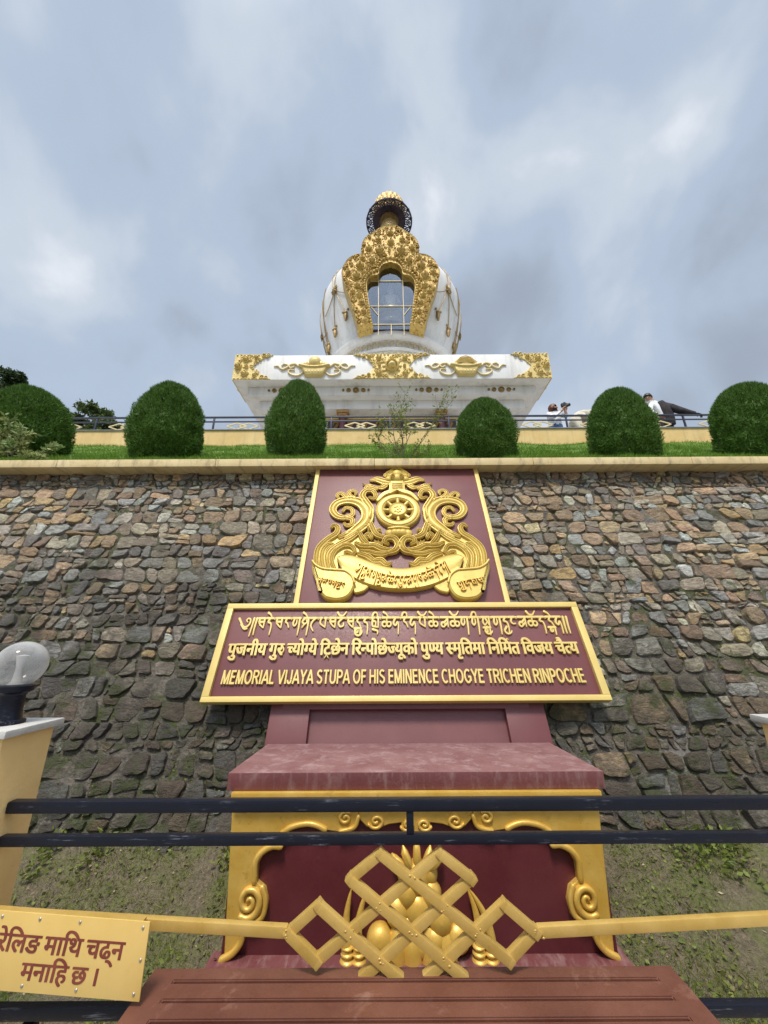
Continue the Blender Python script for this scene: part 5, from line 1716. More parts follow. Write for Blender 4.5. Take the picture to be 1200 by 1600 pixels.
# ---------- figures: a skeleton of joints with radii grown into one skin
def figure(name, joints, edges, parent, mats, paint, subdiv=2, mtx=None):
    """joints: {key: (x, y, z, radius)}; mats: materials; paint(co) -> material index"""
    keys = list(joints)
    me = bpy.data.meshes.new(name)
    bm = bmesh.new()
    sl = bm.verts.layers.skin.verify()
    bv = {}
    for i, k_ in enumerate(keys):
        x, y, z, r_ = joints[k_]
        v2 = bm.verts.new((x, y, z))
        v2[sl].radius = (r_, r_) if not isinstance(r_, tuple) else r_
        v2[sl].use_root = (i == 0)
        bv[k_] = v2
    for a, b in edges:
        bm.edges.new((bv[a], bv[b]))
    bm.to_mesh(me); bm.free()
    o = bpy.data.objects.new(name, me)
    COL.objects.link(o)
    sk = o.modifiers.new('skin', 'SKIN'); sk.use_smooth_shade = True
    sb = o.modifiers.new('subdivision', 'SUBSURF'); sb.levels = subdiv; sb.render_levels = subdiv
    bpy.context.view_layer.update()
    dg = bpy.context.evaluated_depsgraph_get()
    m2 = bpy.data.meshes.new_from_object(o.evaluated_get(dg))
    m2.name = name
    bpy.data.objects.remove(o); bpy.data.meshes.remove(me)
    m2.materials.clear()
    for m_ in mats:
        m2.materials.append(m_)
    for p in m2.polygons:
        p.material_index = paint(p.center)
        p.use_smooth = True
    if mtx is not None:
        m2.transform(mtx)
    o = bpy.data.objects.new(name, m2)
    COL.objects.link(o)
    if parent:
        o.parent = parent
    return o


st = thing('statue', 'gilt seated deity statue on a throne behind the arched stupa window', 'statue', (SX + TX, 12.10, 13.55))
J = {'pelvis': (0, 0, .62, .30), 'belly': (0, -.02, .95, .22), 'chest': (0, -.02, 1.32, .28), 'neck': (0, -.02, 1.62, .10), 'head': (0, -.03, 1.80, .15), 'crown': (0, -.01, 2.05, .11), 'tip': (0, 0, 2.3, .03)}
E_ = [('pelvis', 'belly'), ('belly', 'chest'), ('chest', 'neck'), ('neck', 'head'), ('head', 'crown'), ('crown', 'tip')]
for s, n_ in ((-1, 'l'), (1, 'r')):
    J.update({'sh' + n_: (s * .27, 0, 1.46, .11), 'el' + n_: (s * .36, -.02, 1.08, .085), 'ha' + n_: (s * .10, -.28, .86, .06),
              'kn' + n_: (s * .66, -.22, .52, .15), 'ft' + n_: (s * -.1, -.44, .48, .09)})
    E_ += [('chest', 'sh' + n_), ('sh' + n_, 'el' + n_), ('el' + n_, 'ha' + n_), ('pelvis', 'kn' + n_), ('kn' + n_, 'ft' + n_)]
figure('body', J, E_, st, [M['statue']], lambda c: 0)
mb = MB().lathe([(.56, -.3), (.60, -.2), (.52, -.1), (.50, 0), (.60, .12), (.54, .2), (0, .21)], 40, (0, .12, .12), mod=lambda a, i: 1 + .03 * math.cos(a * 14))
mb.build('lotus_throne', M['statue'], st)
mb = MB().lathe([(.42, -.02), (.46, 0), (.46, .04), (.40, .05), (.0, .05)], 40, mtx=Matrix.Translation((0, .25, 1.5)) @ Matrix.Rotation(R(90), 4, 'X'))
mb.build('halo', M['flare'], st)


# ================================================================== terrace parapet and railing
RY = 7.5
MB().box(-12, 12, RY - .10, RY + .12, 5.0, 5.80).build('parapet_wall', M['yellow_wall'])
pw = bpy.data.objects['parapet_wall']
tag(pw, 'low yellow painted wall under the terrace railing, behind the clipped bushes', 'wall')
MB().box(-12, 12, RY - .125, RY + .145, 5.801, 5.822).build('wall_cap', M['grey_metal'], pw)
rl = thing('terrace_railing', 'dark metal railing with gold diamond panels along the terrace edge', 'railing', (0, RY, 5.82))
posts = [.15 + 1.345 * k_ for k_ in range(-8, 9)]
RX0, RX1 = posts[0], posts[-1]
MB().box(RX0, RX1, -.02, .02, .365, .40).build('top_rail', M['far_metal'], rl, bevel=.004)
MB().box(RX0, RX1, -.015, .015, .255, .28).build('middle_rail', M['far_metal'], rl, bevel=.003)
MB().box(RX0, RX1, -.015, .015, .012, .036).build('bottom_rail', M['far_metal'], rl, bevel=.003)
p0 = MB().box(-.018, .018, -.0152, .0152, .0, .3645).build('post', M['far_metal'], rl, bevel=.003)
lat = MB()


def diamond_pair(mb, x, z, a, b, w, y=0):
    """two overlapping diamonds"""
    for q, s in enumerate((-1, 1)):
        c = x + s * a * .36
        yy = y + q * .004
        P = [(c - a * .62, yy, z), (c, yy, z + b), (c + a * .62, yy, z), (c, yy, z - b)]
        for i in range(4):
            mb.beam(P[i], P[(i + 1) % 4], w, w * .8, (0, 1, 0))


diamond_pair(lat, 0, .148, .37, .082, .024)
l0 = lat.build('diamond_lattice', M['gold_pale'], rl, smooth_angle=0)
first = True
for x in posts:
    o = p0 if first else p0.copy()
    if not first:
        COL.objects.link(o)
    o.location = (x, 0, 0)
    first = False
first = True
for x in posts[:-1]:
    o = l0 if first else l0.copy()
    if not first:
        COL.objects.link(o)
    o.location = (x + .6725, 0, 0)
    first = False

# ================================================================== clipped bushes
def bush_mesh(seed, n=24000):
    rg = np.random.default_rng(seed)
    # unit egg: radius 1 at a third of the height, height 2 (z -.1 .. 2)
    def rad(t):               # t 0..1 bottom to top
        return np.where(t < .34, .70 + .30 * np.sin(t / .34 * np.pi / 2), np.clip(1 - ((t - .34) / .66) ** 2.2, 0, 1) ** .48)
    def pt(t, a, k_):
        lump = np.array([mn.noise((math.cos(q) * 1.6 + seed, math.sin(q) * 1.6, w_ * 3.2)) for q, w_ in zip(a, t)])
        fine = np.array([mn.noise((math.cos(q) * 5 + seed, math.sin(q) * 5, w_ * 9)) for q, w_ in zip(a, t)])
        r_ = rad(t) * (1 + .12 * lump + .10 * fine) * k_
        return np.stack([r_ * np.cos(a), r_ * np.sin(a), t * 2], 1)
    t = rg.random(n) ** .92
    t = np.where(rg.random(n) < .2, 1 - .3 * rg.random(n) ** 1.5, t)
    a = rg.uniform(0, 2 * np.pi, n)
    base = pt(t, a, .90 + .08 * rg.random(n)[:, ] if False else 1) * np.stack([.93 + .05 * rg.random(n)] * 2 + [np.ones(n)], 1)
    nrm = unit(np.stack([np.cos(a), np.sin(a), (t - .3) * 2.4], 1))
    d = unit(nrm * .85 + rg.normal(size=(n, 3)) * .42 + np.array([0, 0, .45]))
    bl = blades(rg, base, d, rg.uniform(.035, .095, n), rg.uniform(.010, .021, n))
    # twiggy sprays pointing out of the outline
    # dense inside: a second shell of leaves lying flatter
    t2 = rg.random(n // 2); a2 = rg.uniform(0, 2 * np.pi, n // 2)
    b2 = pt(t2, a2, 1) * np.array([.88, .88, .985])
    d2 = unit(rg.normal(size=(n // 2, 3)) + np.array([0, 0, .2]))
    bl2 = blades(rg, b2, d2, rg.uniform(.08, .14, n // 2), rg.uniform(.03, .05, n // 2))
    # closed core so no light passes straight through
    NT_, NA = 26, 40
    vs = []
    tt = np.repeat(np.linspace(0, 1, NT_), NA); aa = np.tile(np.linspace(0, 2 * np.pi, NA, endpoint=False), NT_)
    core = pt(tt, aa, 1) * np.array([.87, .87, .975])
    tri = []
    for i in range(NT_ - 1):
        for j in range(NA):
            p = [core[i * NA + j], core[i * NA + (j + 1) % NA], core[(i + 1) * NA + (j + 1) % NA], core[(i + 1) * NA + j]]
            tri += [p[0], p[1], p[2], p[0], p[2], p[3]]
    allv = np.concatenate([bl, bl2, np.array(tri)])
    return allv


bush_src = []
for seed in (3, 8, 14, 21, 35, 47):
    o = np_mesh('topiary_bush', bush_mesh(seed), 3, M['topiary'])
    bush_src.append(o.data)
    bpy.data.objects.remove(o)
for i, (x, zb, zt, w_, skew, lab) in enumerate((
        (-4.60, 3.60, 4.58, 1.16, -.05, 'dome shaped clipped green bush behind the leafy flowering plant, at the far left'),
        (-2.80, 3.60, 4.64, 1.06, 0, 'broad pointed clipped green bush standing alone left of the stupa'),
        (-1.125, 3.58, 4.68, .93, 0, 'tall egg shaped clipped bush in front of the left part of the stupa plinth'),
        (1.305, 3.55, 4.38, .93, 0, 'lowest round clipped bush in front of the right part of the stupa plinth'),
        (3.08, 3.52, 4.53, .95, 0, 'clipped egg shaped bush partly hiding the man in the black jacket'),
        (4.74, 3.52, 4.60, 1.05, .04, 'clipped green bush cut by the right edge of the picture'))):
    o = bpy.data.objects.new('topiary_bush', bush_src[i])
    COL.objects.link(o)
    zb -= .22
    zt -= .05
    w_ *= .85
    o.location = (x, 4.28, zb)
    o.scale = (w_ / 2.08, w_ / 2.08, (zt - zb) / 2.05)
    o.rotation_euler = (0, skew, i * 1.3)
    tag(o, lab, 'bush', 'clipped bushes along the grass bank')


# ================================================================== loose plants on the bank
def twig_plant(name, label, cat, loc, stems, leaf_mat, leaf_n, leaf_len, seed, bark=True, droop=.3):
    t = thing(name, label, cat, loc)
    rg = random.Random(seed)
    st_ = MB()
    lp, ld = [], []
    def grow(p, d, L, r_, depth):
        pts = [p]
        n_ = 6
        for i in range(n_):
            d = (d + Vector((rg.uniform(-.16, .16), rg.uniform(-.16, .16), rg.uniform(-.08, .12)))).normalized()
            p = p + d * (L / n_)
            pts.append(p)
            if depth > 0 and i > 0 and rg.random() < .75:
                dd = (d + Vector((rg.uniform(-.9, .9), rg.uniform(-.7, .7), rg.uniform(-.1, .5)))).normalized()
                grow(p, dd, L * rg.uniform(.35, .6), r_ * .5, depth - 1)
            if depth <= 1:
                for _ in range(leaf_n):
                    lp.append(p + Vector((rg.gauss(0, .012), rg.gauss(0, .012), rg.gauss(0, .012))))
                    ld.append((d * .6 + Vector((rg.uniform(-1, 1), rg.uniform(-1, 1), rg.uniform(-.5 - droop, .8)))).normalized())
        st_.tube(pts, [r_ * (1 - .7 * i / n_) for i in range(n_ + 1)], 6)
    for d, L in stems:
        grow(Vector((rg.uniform(-.02, .02), rg.uniform(-.02, .02), 0)), Vector(d).normalized(), L, .0075, 2)
    st_.build('stems', M['bark'], t)
    r2 = np.random.default_rng(seed)
    n_ = len(lp)
    np_mesh('leaves', leaves(r2, np.array(lp), np.array(ld), r2.uniform(leaf_len * .6, leaf_len * 1.2, n_), r2.uniform(leaf_len * .25, leaf_len * .45, n_)), 4, leaf_mat, t)
    return t


twig_plant('shrub', 'sparse twiggy shrub with small yellow green leaves above the emblem panel', 'shrub', (.20, 3.86, 3.17),
           [((-.75, 0, .62), .50), ((-.25, .05, 1), .62), ((.05, 0, 1), .60), ((.30, .05, 1), .55), ((.8, 0, .75), .66), ((.6, -.05, .35), .35), ((-.4, 0, .9), .4)], M['shrub_leaf'], 2, .040, 5)
twig_plant('flowering_plant', 'leafy plant with pale and yellowish leaves growing at the left end of the bank', 'plant', (-4.24, 3.86, 3.2),
           [((-.3, 0, 1), .34), ((.1, 0, 1), .36), ((.5, .1, .6), .30), ((-.7, 0, .7), .32), ((.9, 0, .35), .26), ((-.2, -.1, 1), .40), ((-.3, .2, .8), .36)], M['flower_leaf'], 2, .07, 9, droop=.5)


# ================================================================== trees beyond the terrace
def tree(name, label, loc, H, crown, mat, seed, n=9000, leaf=.16):
    t = thing(name, label, 'tree', loc)
    rg = random.Random(seed); r2 = np.random.default_rng(seed)
    tr_ = MB()
    tr_.tube([(0, 0, 0), (.05, .03, H * .3), (-.03, .02, H * .6), (.02, 0, H * .85)], [.26, .2, .13, .05], 10)
    cl = []
    for (cx_, cy_, cz_, r_) in crown:
        tr_.tube([(0, 0, H * .35), (cx_ * .5, cy_ * .5, (H * .4 + cz_) / 2), (cx_, cy_, cz_)], [.11, .07, .03], 7)
        for _ in range(13):
            a, b = rg.uniform(0, 6.28), rg.uniform(-.7, 1.2)
            q = r_ * rg.uniform(.45, 1.0)
            cl.append((cx_ + q * math.cos(a) * math.cos(b), cy_ + q * math.sin(a) * math.cos(b), cz_ + q * math.sin(b) * .75, r_ * rg.uniform(.22, .42)))
    tr_.build('trunk', M['bark'], t)
    cl = np.array(cl)
    idx = r2.integers(0, len(cl), n)
    v = unit(r2.normal(size=(n, 3))) * (r2.random(n) ** .5)[:, None]
    P_ = cl[idx, :3] + v * cl[idx, 3:4] * np.array([1, 1, .6])
    d_ = unit(r2.normal(size=(n, 3)) + np.array([0, 0, -.25]))
    np_mesh('crown', leaves(r2, P_, d_, r2.uniform(leaf * .6, leaf * 1.25, n), r2.uniform(leaf * .3, leaf * .5, n)), 4, mat, t)
    return t


tree('broadleaf_tree', 'dark leafy tree entering the picture at the left edge behind the bushes', (-19.3, 16, 6.7), 8.4,
     [(0, 0, 6.9, 1.1), (-.9, .2, 7.3, 1.0), (.55, 0, 7.2, .62), (.25, .1, 6.3, .6), (-.6, -.3, 5.4, 1.2), (.3, .2, 5.0, .8), (-1.4, 0, 6.0, 1.2)], M['tree_leaf'], 4, 15000, .19)
tree('small_tree', 'small rounded green tree behind the railing between the two leftmost clipped bushes', (-13.3, 15, 5.9), 5.2,
     [(0, 0, 5.25, .75), (-.6, .1, 4.9, .7), (.6, 0, 4.7, .7), (.2, 0, 4.0, 1.0), (1.35, .2, 4.1, .55), (-.8, 0, 3.9, .9), (1.7, 0, 3.6, .6)], M['tree_leaf_light'], 6, 15000, .17)

# ================================================================== people on the terrace
def person(label, loc, J, E_, mats, paint, rot=0):
    t = thing('person', label, 'person', loc, (0, 0, rot))
    figure('body', J, E_, t, mats, paint, 2)
    return t


def std_edges():
    e_ = [('pelvis', 'belly'), ('belly', 'chest'), ('chest', 'neck'), ('neck', 'head'), ('head', 'top')]
    for n_ in 'lr':
        e_ += [('chest', 'sh' + n_), ('sh' + n_, 'el' + n_), ('el' + n_, 'wr' + n_), ('wr' + n_, 'ha' + n_), ('pelvis', 'hp' + n_), ('hp' + n_, 'kn' + n_), ('kn' + n_, 'an' + n_), ('an' + n_, 'to' + n_)]
    return e_


def head_extras(t, c, r_, hair, yaw=0.0, long=False, pitch=0.0):
    """hair cap, ears and a face with eyes, nose and mouth round the head centre c"""
    m_ = Matrix.Translation(c) @ Matrix.Rotation(yaw, 4, 'Z') @ Matrix.Rotation(pitch, 4, 'X')
    h = MB()
    vs, fs = [], []
    NA, NP = 22, 10
    for i in range(NP + 1):
        for j in range(NA):
            a = 2 * math.pi * j / NA
            front = max(0, -math.sin(a))                       # face looks to -y
            lim = (1.95 if not long else 2.3) - front * (1.05 if not long else 1.35)
            ph = lim * i / NP
            k_ = r_ * (1.10 + .03 * math.sin(a * 7 + i))
            vs.append((k_ * math.sin(ph) * math.cos(a) * .95, k_ * math.sin(ph) * math.sin(a) * 1.08 + .01, k_ * math.cos(ph) * 1.18))
    for i in range(NP):
        for j in range(NA):
            fs.append((i * NA + j, i * NA + (j + 1) % NA, (i + 1) * NA + (j + 1) % NA, (i + 1) * NA + j))
    h.add(vs, fs, m_)
    h.build('hair', hair, t, smooth_angle=80)
    f = MB()
    f.ball((0, -r_ * 1.02, -r_ * .12), r_ * .2, 8, 6, (.7, 1, 1.3), m_)                       # nose
    for s in (-1, 1):
        f.ball((s * r_ * .93, r_ * .05, -r_ * .05), r_ * .24, 8, 6, (.45, .8, 1.2), m_)      # ears
    f.ball((0, -r_ * .84, -r_ * .55), r_ * .2, 8, 6, (1.3, .5, .35), m_)                       # mouth
    f.build('face', M['skin'], t)
    e2 = MB()
    for s in (-1, 1):
        e2.ball((s * r_ * .38, -r_ * .86, r_ * .06), r_ * .11, 8, 6, (1.2, .6, .7), m_)
    e2.build('eyes', M['hair_black'], t)


def fingers(t, wrist, palm, mat, side=1, curl=.5):
    """palm with four fingers and a thumb reaching from wrist towards palm"""
    w_, p_ = Vector(wrist), Vector(palm)
    d = (p_ - w_).normalized()
    s = d.cross(Vector((0, 0, 1)))
    s = s.normalized() if s.length > .05 else Vector((1, 0, 0))
    u = s.cross(d)
    mb = MB()
    mb.tube([w_, w_ + d * .045, w_ + d * .085], [.024, .038, .034], 10, flat=.6)
    for i in range(4):
        b_ = w_ + d * .08 + s * (-.030 + .02 * i)
        L = (.062, .074, .07, .052)[i]
        mb.tube([b_, b_ + d * L * .45, b_ + d * L * .8 - u * L * curl * .5, b_ + d * L * .95 - u * L * curl], [.0095, .009, .008, .006], 7)
    b_ = w_ + d * .03 - s * .034 * side
    mb.tube([b_, b_ + d * .03 - s * .026 * side, b_ + d * .062 - s * .03 * side - u * .01], [.012, .010, .007], 7)
    return mb.build('hand', mat, t, smooth_angle=60)


TZ = 5.42
# 1: photographer beside the railing, holding a camera up to the right
J = {'pelvis': (0, 0, .72, .135), 'belly': (-.0, -.02, .88, .125), 'chest': (-.01, -.05, 1.04, .145), 'neck': (-.01, -.06, 1.16, .05), 'head': (-.02, -.08, 1.235, .085), 'top': (-.02, -.07, 1.30, .07),
     'shl': (-.15, -.05, 1.10, .062), 'ell': (-.10, -.20, .92, .043), 'wrl': (.10, -.22, 1.10, .03), 'hal': (.14, -.23, 1.13, .028),
     'shr': (.13, -.05, 1.10, .062), 'elr': (.22, -.17, .95, .043), 'wrr': (.18, -.22, 1.13, .03), 'har': (.18, -.23, 1.17, .028),
     'hpl': (-.09, 0, .68, .10), 'knl': (-.12, -.14, .40, .075), 'anl': (-.12, .06, .08, .05), 'tol': (-.12, -.08, .035, .04),
     'hpr': (.09, 0, .68, .10), 'knr': (.13, -.12, .40, .075), 'anr': (.12, .08, .08, .05), 'tor': (.12, -.06, .035, .04)}
def paint1(c):
    if c.z > 1.145 and abs(c.x + .02) < .12 and c.y > -.17:
        return 0
    if (c - Vector((.16, -.23, 1.13))).length < .13 and c.y < -.17:
        return 0
    return 1 if c.z > .80 else 2
pm1 = person('person with reddish brown hair photographing across the railing, white top and blue jeans', (4.10, 7.86, TZ - .08), J, std_edges(), [M['skin'], M['cloth_white'], M['cloth_denim']], paint1)
head_extras(pm1, (-.02, -.08, 1.255), .09, M['hair_brown'], yaw=R(50), long=True)
fingers(pm1, (.10, -.22, 1.10), (.18, -.235, 1.19), M['skin'], 1)
fingers(pm1, (.20, -.20, 1.10), (.21, -.24, 1.20), M['skin'], -1)
cam_t = thing('camera', 'black camera held up by the person with reddish hair', 'camera', (4.10 + .175, 7.86 - .235, TZ + 1.10))
MB().box(-.075, .075, -.03, .03, 0, .095).box(-.025, .03, -.03, .03, .0955, .12).build('camera_body', M['black_plastic'], cam_t, bevel=.01)
MB().lathe([(.036, -.02), (.040, .0), (.040, .07), (.034, .075), (.0, .06)], 20, mtx=Matrix.Translation((.06, 0, .048)) @ Matrix.Rotation(R(70), 4, 'Y')).build('lens', M['black_plastic'], cam_t)

# 2: stooping person in cream
J = {'pelvis': (.0, .0, .86, .15), 'belly': (.09, -.02, .97, .135), 'chest': (.24, -.04, .98, .145), 'neck': (.36, -.05, .90, .05), 'head': (.45, -.06, .82, .085), 'top': (.50, -.06, .79, .07),
     'shl': (.25, -.19, .96, .065), 'ell': (.32, -.22, .72, .045), 'wrl': (.38, -.16, .52, .03), 'hal': (.40, -.15, .45, .03),
     'shr': (.27, .12, .96, .065), 'elr': (.36, .14, .72, .045), 'wrr': (.42, .06, .52, .03), 'har': (.43, .04, .45, .03),
     'hpl': (-.02, -.10, .80, .11), 'knl': (.05, -.13, .45, .08), 'anl': (-.03, -.11, .08, .05), 'tol': (.10, -.12, .035, .04),
     'hpr': (-.02, .10, .80, .11), 'knr': (.06, .12, .45, .08), 'anr': (-.02, .11, .08, .05), 'tor': (.11, .12, .035, .04)}
def paint2(c):
    if c.x > .335 and c.z > .7 and abs(c.y + .055) < .12:
        return 0
    return 0 if (c.z < .56 and c.x > .30) else 1
pm2 = person('person in loose cream clothes stooping behind the railing beside the photographer', (4.62, 7.92, TZ + .06), J, std_edges(), [M['skin'], M['cloth_cream']], paint2)
head_extras(pm2, (.47, -.06, .815), .088, M['hair_black'], yaw=R(90), pitch=R(60))
fingers(pm2, (.38, -.16, .52), (.42, -.14, .42), M['skin'], 1)
fingers(pm2, (.42, .06, .52), (.44, .03, .42), M['skin'], -1)
sv_ = MB()
sv_.tube([(.24, -.24, .94), (.26, -.27, .80), (.30, -.25, .66)], [.09, .11, .085], 10)
sv_.tube([(.0, -.13, .93), (.12, -.17, .90), (.22, -.2, .84)], [.05, .06, .03], 8)
sv_.build('loose_sleeve', M['cloth_cream'], pm2, smooth_angle=60)

# 3: man in white shirt with a black jacket, arm laid along the rail
J = {'pelvis': (.10, .0, .84, .145), 'belly': (.06, -.02, 1.00, .14), 'chest': (.0, -.05, 1.20, .16), 'neck': (-.10, -.07, 1.37, .055), 'head': (-.17, -.09, 1.46, .088), 'top': (-.20, -.09, 1.53, .07),
     'shl': (-.15, -.09, 1.28, .07), 'ell': (-.28, -.20, 1.04, .046), 'wrl': (-.20, -.30, .84, .032), 'hal': (-.16, -.32, .80, .03),
     'shr': (.17, -.04, 1.27, .072), 'elr': (.38, -.22, 1.03, .050), 'wrr': (.58, -.36, .86, .034), 'har': (.65, -.37, .82, .03),
     'hpl': (.02, .0, .80, .11), 'knl': (.0, -.04, .45, .08), 'anl': (.0, .06, .08, .05), 'tol': (.0, -.10, .035, .04),
     'hpr': (.20, .0, .80, .11), 'knr': (.24, -.03, .45, .08), 'anr': (.24, .06, .08, .05), 'tor': (.24, -.10, .035, .04)}
def paint3(c):
    if c.z > 1.375 and c.x < -.06:
        return 0
    if c.z < .88 and c.x < -.10 and c.y < -.25:
        return 0
    if c.x > .60 and c.z > .7:
        return 2
    if c.z > .92:
        return 1 if c.x < .09 + .0 * c.z else 2
    return 2
pm3 = person('man in white shirt and black jacket leaning along the railing, one arm outstretched', (6.62, 7.90, TZ), J, std_edges(), [M['skin'], M['cloth_white'], M['cloth_black']], paint3)
head_extras(pm3, (-.175, -.09, 1.475), .092, M['hair_black'], yaw=R(-40), pitch=R(25))
fingers(pm3, (.60, -.365, .845), (.71, -.38, .80), M['cloth_black'], 1, .9)
fingers(pm3, (-.20, -.30, .84), (-.14, -.33, .79), M['skin'], -1)
jk = MB()
jk.tube([(.07, -.06, 1.34), (.13, -.08, 1.16), (.16, -.06, .96), (.17, -.02, .74)], [.11, .155, .17, .17], 14)
jk.tube([(.15, -.05, 1.29), (.28, -.14, 1.16), (.39, -.23, 1.02), (.50, -.31, .92), (.60, -.36, .85)], [.09, .095, .085, .06, .045], 12)
jk.build('jacket', M['cloth_black'], pm3, smooth_angle=70)

# ================================================================== near railing, posts, lamp, notice
NYR = 1.10
base = MB().box(-3.2, 3.2, 1.03, 1.175, -.62, .44)
bw = base.build('low_wall', M['yellow_post'], bevel=.004)
tag(bw, 'low yellow wall carrying the near railing, below the bench', 'wall')
nr = thing('railing', 'near black railing with gold knot lattice in front of the pedestal', 'railing', (0, NYR, .44))
Z = -.44
MB().box(-.913, 1.034, -.013, .013, .914 + Z, .940 + Z).build('top_rail', M['black_metal'], nr, bevel=.006)
MB().box(-.913, 1.034, -.0105, .0105, .849 + Z, .870 + Z).build('second_rail', M['black_metal'], nr, bevel=.004)
MB().box(-.913, 1.034, -.0105, .0105, .553 + Z, .574 + Z).build('bottom_rail', M['black_metal'], nr, bevel=.004)
MB().box(.050, .067, -.009, .009, .8702 + Z, .9138 + Z).build('spacer', M['black_metal'], nr, bevel=.002)
for x in (-.75, .85):
    MB().box(x - .012, x + .012, -.012, .012, 0, .550 + Z).build('foot', M['black_metal'], nr, bevel=.002)
LX = .058
KA, KB = .0698, .0470
knot_dn = [((-3 * KA, .6905 + KB), (.36 * KA, .578)), ((-2 * KA, .6905 + 2 * KB), (2.36 * KA, .578 + .0)), ((-KA, .6905 + 3 * KB), (3 * KA, .6905 - KB)), ((KA, .6905 + 3 * KB), (2 * KA, .6905 + 2 * KB)), ((-3.92 * KA, .6905), (-3 * KA, .6905 - KB)), ((3 * KA, .6905 + KB), (3.92 * KA, .6905))]
knot_up = [((-x2, z2), (-x1, z1)) for ((x1, z1), (x2, z2)) in knot_dn]
kn = MB()
for (a, b) in knot_dn:
    kn.beam((LX + a[0], -.004, a[1] + Z), (LX + b[0], -.004, b[1] + Z), .0200, .0180, (0, 1, 0))
for (a, b) in knot_up:
    kn.beam((LX + a[0], .000, a[1] + Z), (LX + b[0], .000, b[1] + Z), .0198, .0178, (0, 1, 0))
# mitre blocks close the turned corners
for (x, z) in ((-3 * KA, .6905 + KB), (-2 * KA, .6905 + 2 * KB), (-KA, .6905 + 3 * KB), (-3 * KA, .6905 - KB), (-3.92 * KA, .6905)):
    for s in (-1, 1):
        m_ = Matrix.Translation((LX + s * x, -.002, z + Z)) @ Matrix.Rotation(R(45), 4, 'Y')
        kn.box(-.0096, .0096, -.0106, .0106, -.0096, .0096, m_)
kn.build('knot_lattice', M['gold_lattice'], nr, bevel=.0022)
wd = MB()
rr = random.Random(2)
for (x, z) in [(i * KA, .6905 + j * KB) for i, j in ((-2, 0), (2, 0), (-1, 1), (1, 1), (0, 2), (0, 0), (-1, -1), (1, -1), (-4, 0), (4, 0))]:
    for _ in range(3):
        wd.ball((LX + x + rr.uniform(-.010, .010), -.0128, z + Z + rr.uniform(-.010, .010)), rr.uniform(.0014, .0028), 6, 5, (1.3, .6, 1))
wd.build('weld_beads', M['gold_lattice'], nr)
for pts in ([(-.913, .726), (LX - .278, .692)], [(LX + .278, .690), (1.034, .716)]):
    gb = MB()
    for a, b in zip(pts[:-1], pts[1:]):
        gb.beam((a[0], 0, a[1] + Z), (b[0], 0, b[1] + Z), .0165, .021, (0, 0, 1))
    gb.build('gold_bar', M['gold_lattice'], nr, bevel=.003)

# posts with caps
for s, x0, lab in ((-1, -1.062, 'yellow square post carrying the globe lamp at the left end of the near railing'), (1, 1.037, 'yellow square post at the right edge of the picture, capped and without visible lamp')):
    x1 = x0 + .149
    pt_ = thing('gate_post', lab, 'post', ((x0 + x1) / 2, 1.1035, -.6), group='posts of the near railing')
    q = Matrix.Translation((-(x0 + x1) / 2, -1.1035, .6))
    MB().box(x0, x1, 1.029, 1.178, -.6, 1.086, q).build('shaft', M['yellow_post'], pt_, bevel=.006)
    MB().box(x0 - .014, x1 + .014, 1.015, 1.192, 1.0865, 1.104, q).build('cap', M['cement_cap'], pt_, bevel=.004)

lp_ = thing('globe_lamp', 'clear globe lamp with black collar standing on the left post', 'lamp', (-.988, 1.1035, 1.1045))
MB().lathe([(.042, 0), (.042, .007), (.033, .010), (.030, .025), (.028, .066), (.031, .072), (.041, .077), (.043, .090), (.037, .092), (.0, .092)], 40).build('collar', M['black_metal'], lp_)
glb = MB().ball((0, 0, .1435), .0585, 48, 28)
glb.build('globe', M['globe'], lp_, smooth_angle=80)
MB().lathe([(.0, .0925), (.018, .093), (.011, .101), (.009, .135), (.015, .165), (.0, .168)], 24).build('bulb', M['cement_cap'], lp_)

# notice plate
TLc, TRc, BLc, BRc = (-.810, .772), (-.491, .752), (-.785, .648), (-.480, .631)
ang = math.atan2(TRc[1] - TLc[1], TRc[0] - TLc[0])
pl = thing('notice_plate', 'yellow metal notice plate with brown Nepali lettering fixed to the railing', 'sign', (-.491, 1.022, .752), (0, -ang, 0))
PW, PH = .43, .1215
sh = .010
mb = MB().prism([(-PW, 0), (0, 0), (sh, -PH), (-PW + sh, -PH)], 0, .003, Matrix.Rotation(R(90), 4, 'X'))
mb.build('plate', M['plate'], pl, bevel=.0008)
for (x, y) in ((-.012, -.010), (-.145, -.009), (-.23, -.009), (-.31, -.009), (-.004, -.111), (-.12, -.112), (-.23, -.112), (-.004, -.06)):
    scw = MB().lathe([(0, .0022), (.0022, .0016), (.0032, .0)], 10, mtx=Matrix.Rotation(R(90), 4, 'X') @ Matrix.Translation((x, y, .003)))
    scw.build('screw', M['screw'], pl)
MB().box(-.38, -.04, .004, .066, -.040, -.030).build('bracket', M['gold_lattice'], pl)
vs, fs, w_ = devanagari(['रे', 'िल', 'ङ', ' ', 'मा', 'िथ', ' ', 'चढ्न'], .026, .01)
tx = Matrix.Rotation(R(90), 4, 'X')
q = MB(); q.add(placed(vs, .262 / w_, .0435, .02, -.304, -.062, .0033), fs, tx)
q.build('notice_lettering', M['plate_text'], pl)
vs, fs, w_ = devanagari(['मना', 'िह', ' ', 'छ', ' ', '।'], .026, .01)
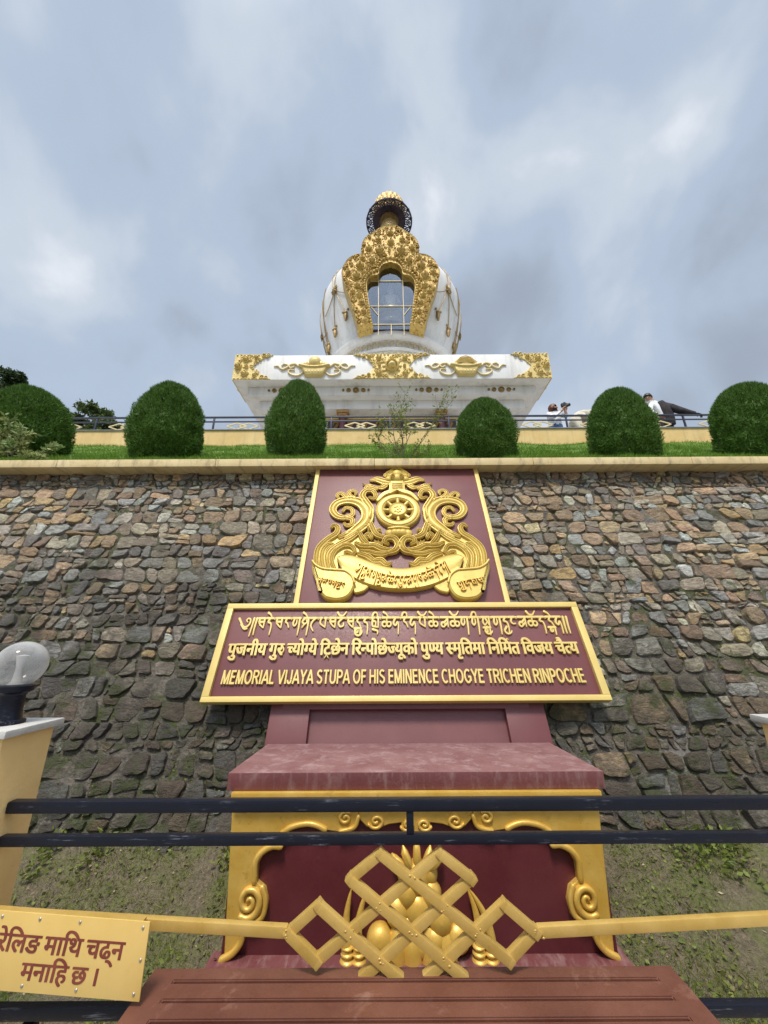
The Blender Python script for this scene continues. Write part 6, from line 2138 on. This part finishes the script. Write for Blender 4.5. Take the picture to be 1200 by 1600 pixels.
q = MB(); q.add(placed(vs, .160 / w_, .0405, .02, -.240, -.103, .0033), fs, tx)
q.build('notice_lettering', M['plate_text'], pl)

# ================================================================== slatted bench on the path
bn = thing('bench', 'brown painted slatted bench standing against the near railing', 'bench', (.058, .86, -.1))
BX = .058
q = Matrix.Translation((-BX, -.86, .1))
BT = .621
x0, x1 = -.512, .628
slots = [1.081, 1.036, .992, .945, .898, .85, .80, .75, .70]
gx = [x0, -.452, .576, x1]
gy = [1.118]
for y_ in slots:
    gy += [y_ + .0034, y_ - .0034]
gy.append(.655)
bm = bmesh.new()
gv = [[bm.verts.new((x, y, BT + .0012 * mn.noise((x * 3, y * 30, 1)))) for x in gx] for y in gy]
for i in range(len(gy) - 1):
    for j in range(3):
        if i % 2 == 1 and j == 1:
            continue                     # the slot itself
        bm.faces.new((gv[i][j], gv[i + 1][j], gv[i + 1][j + 1], gv[i][j + 1]))
ret = bmesh.ops.extrude_face_region(bm, geom=bm.faces[:])
bmesh.ops.translate(bm, vec=(0, 0, -.030), verts=[g for g in ret['geom'] if isinstance(g, bmesh.types.BMVert)])
bmesh.ops.recalc_face_normals(bm, faces=bm.faces)
bmesh.ops.bevel(bm, geom=[e_ for e_ in bm.edges if len(e_.link_faces) == 2 and e_.calc_face_angle(0) > R(60)], offset=.0022, segments=2, affect='EDGES', clamp_overlap=True)
me = bpy.data.meshes.new('slatted_seat')
bm.to_mesh(me); bm.free()
me.transform(q)
me.shade_smooth(); me.set_sharp_from_angle(angle=R(40))
link('slatted_seat', me, M['bench'], bn)
MB().box(x0 + .05, x1 - .05, .67, .69, BT - .09, BT - .035, q).box(x0 + .05, x1 - .05, 1.06, 1.08, BT - .09, BT - .035, q).box(-.45, .575, .86, .9, BT - .06, BT - .0305, q).build('under_rail', M['bench'], bn)
for xx in (x0 + .06, x1 - .1):
    for yy in (.70, 1.0):
        MB().box(xx, xx + .045, yy, yy + .045, -.1, BT - .091, q).build('leg', M['bench'], bn, bevel=.003)
